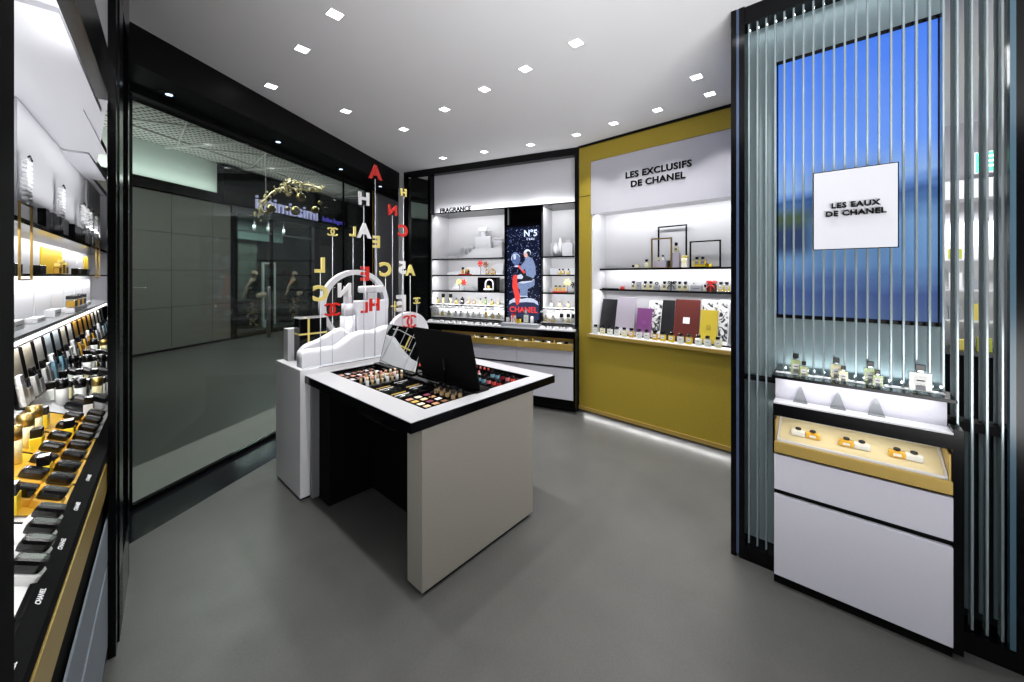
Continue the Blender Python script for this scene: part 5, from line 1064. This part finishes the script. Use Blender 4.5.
for r_, v in enumerate((.30, .35, .40, .445)):
    u = 2.80+.05*r_; j = 0
    while u < 2.46+(v-.2)/.0868-.15 and j < 12 and u < 4.6:
        k = [2, 0, 1, 2, 0][(j+r_) % 5]; lq = ['white', 'black', 'white', 'clear', 'pale', 'black'][(j*2+r_) % 6]
        tester(u, v, lq, '%s skincare tester at the far deck end, %s in the %s line' % ({'white': 'white', 'black': 'black', 'clear': 'clear', 'pale': 'cream'}[lq], ORD[j], ['outermost', 'outer', 'inner', 'innermost'][r_]), k, 'skincare testers at the far end of the deck', s=1.25)
        u += .14+.02*(j % 3); j += 1
# inclined cases
IC = ['sand', 'sand', 'pearl', 'blue', 'blue', 'sand', 'pearl', 'gold', 'gold', 'gold', 'gold', 'sand', 'sand', 'pearl', 'blue', 'pearl', 'sand', 'gold', 'sand']
icm = {'sand': mat('sand_sheet', (196, 186, 168), .4), 'pearl': mat('pearl_sheet', (210, 206, 200), .4), 'blue': mat('steel_sheet', (176, 186, 190), .4), 'gold': mat('gold_sheet', (190, 138, 44), .3, metal=.3)}
rxi = math.atan2(.035, .255)
for j, c in enumerate(IC):
    u = 2.66+j*.20
    if u > 5.6: break
    t = thing('tester_case', '%s backed upright case with two testers, %s along the inclined rack from the camera' % (c, ORD[j]), 'tester case', 'D', u, .487-.008, 1.082, group='tester cases on the inclined rack')
    R_ = Matrix.Rotation(-rxi, 4, 'X')
    me = MB().box(-.09, -.004, 0, .09, 0, .245, icm[c]).mesh('sheet'); me.transform(R_); child('sheet', me, t)
    me = MB().box(-.098, -.012, 0, -.091, 0, .25, BLACK).box(.091, -.012, 0, .098, 0, .25, BLACK).box(-.098, -.028, 0, .098, -.002, .006, BLACK).mesh('case_frame'); me.transform(R_); child('case_frame', me, t)
    for q, (x, hh) in enumerate(((-.045, .095), (.035, .065))):
        bm_ = MB(); bl = {'sand': 'white', 'pearl': 'white', 'blue': 'blue', 'gold': 'amber'}[c]
        bm_.box(x-.03, -.026, .007, x+.03, -.007, .007+hh, LIQ[bl], .002, 1); bm_.box(x-.024, -.024, .007+hh, x+.024, -.009, .007+hh+.04, CAP if (j+q) % 3 else LWHITE, .001, 1)
        me = bm_.mesh('tester'); me.transform(R_); child('tester', me, t)
# shelf goods
def dbox(j, u, z, w_, h, m, label, v=.60, d=.06, mark=False, g=None, name='product_box'): return carton(label, 'D', u, v, z, w_, d, h, m, g, name, 0, mark)
for j in range(8):
    u = 2.75+j*.46; dbox(j, u, 1.373, .42, .235, WHITE, 'tall white backing box on the lowest display shelf, %s from the camera' % ORD[j], v=.68, d=.05, g='backing boxes on the lowest shelf')
    if j < 7: dbox(j, u-.08, 1.373, .20, .05 if j % 2 else .03, LWHITE, 'small flat white box before a tall backing box, %s from the camera' % ORD[j], v=.60, d=.05, g='small flat boxes on the lowest shelf', mark=True)
bottle('amber perfume bottle standing at the near end of the lowest display shelf', 'D', 2.82, .55, 1.373, .06, .03, .10, .03, .03, 'amber', lab=False)
for j in range(3):
    bottle('golden cream jar with black lid on the lowest display shelf, %s' % ['nearest', 'middle', 'farthest'][j], 'D', 4.42+j*.2, .56, 1.41, .12, .05, .06, .11, .03, 'amber', lab=False, name='cream_jar', cat='jar', group='golden jars on the lowest shelf', labm=None)
    dbox(j, 4.42+j*.2, 1.373, .17, .036, LWHITE, 'white riser under golden jar, %s' % ['nearest', 'middle', 'farthest'][j], v=.56, d=.05, g='risers under the golden jars', mark=False)
YC = mat('yellow_carton', (206, 172, 44), .4)
for j, (u, w_, c) in enumerate([(2.62, .34, 1), (3.12, .5, 0), (3.62, .4, 0), (4.20, .62, 1), (4.85, .5, 0), (5.3, .3, 0), (5.62, .24, 1)]):
    dbox(j, u, 1.663, w_, .18, YC if c else WHITE, '%s carton on the middle display shelf, %s from the camera' % ('large yellow' if c else 'white square', ORD[j]), v=.65, g='cartons on the middle display shelf', mark=False)
    if c and j < 6:
        for q in range(3): bottle('tiny golden bottle before the %s yellow carton, %s' % (['near', 'far'][j > 2], ['left', 'middle', 'right'][q]), 'D', u-.1+q*.12, .585, 1.663, .08, .03, [.05, .08, .06][q], .04, .025, 'amber', cap=YEL, lab=False, group='golden bottles before yellow cartons')
    elif not c: dbox(j, u-.05, 1.663, .14, .05, BLACK, 'low black box on the middle display shelf, %s from the camera' % ORD[j], v=.585, d=.04, g='low black boxes on the middle display shelf', mark=False)
for s_ in range(2):
    for j in range(5):
        dbox(j, [3.52, 4.42][s_]+j*.10, 1.926, .088, .12-.01*(j % 2), BLACK, 'black upright carton on the top display shelf, %s in the %s cluster' % (ORD[j], ['near', 'middle', 'far'][s_]), v=.565, d=.05, g='black cartons on the top display shelf', mark=False)
for s_ in range(6):
    u = [3.28, 4.16, 5.05, 5.28, 5.55, 5.9][s_]
    t = thing('white_tower', 'white ribbed tower block on the top display shelf, %s from the camera' % ORD[s_], 'display block', 'D', u, .575, 1.926, group='white tower blocks on the top shelf')
    part('block', MB().box(-.08, -.02, 0, .09, .02, .11+.02*(s_ % 2), LWHITE, .004), t); b = MB()
    for q in range(9): b.box(-.05, -.012, .13+q*.025, .05, .012, .148+q*.025, LWHITE, .003, 1)
    part('ribbed_column', b, t); part('hook', MB().tube([(-.04, -.01, .36), (-.02, -.012, .372), (.04, -.01, .355)], .004, BLACK), t)
for s_, u in enumerate((2.855, 5.24)):
    t = thing('brass_frame', 'thin brass rectangular frame hung across the display shelves, %s from the camera' % ORD[s_], 'frame', 'D', u, .505, 1.63, group='brass frames on the display')
    b = MB(); r_ = .004; a = .105
    b.box(-a, -r_, 0, -a+2*r_, r_, .36, BRASS); b.box(a-2*r_, -r_, 0, a, r_, .36, BRASS); b.box(-a, -r_, 0, a, r_, 2*r_, BRASS); b.box(-a, -r_, .36-2*r_, a, r_, .36, BRASS)
    part('bars', b, t)
index_kids()
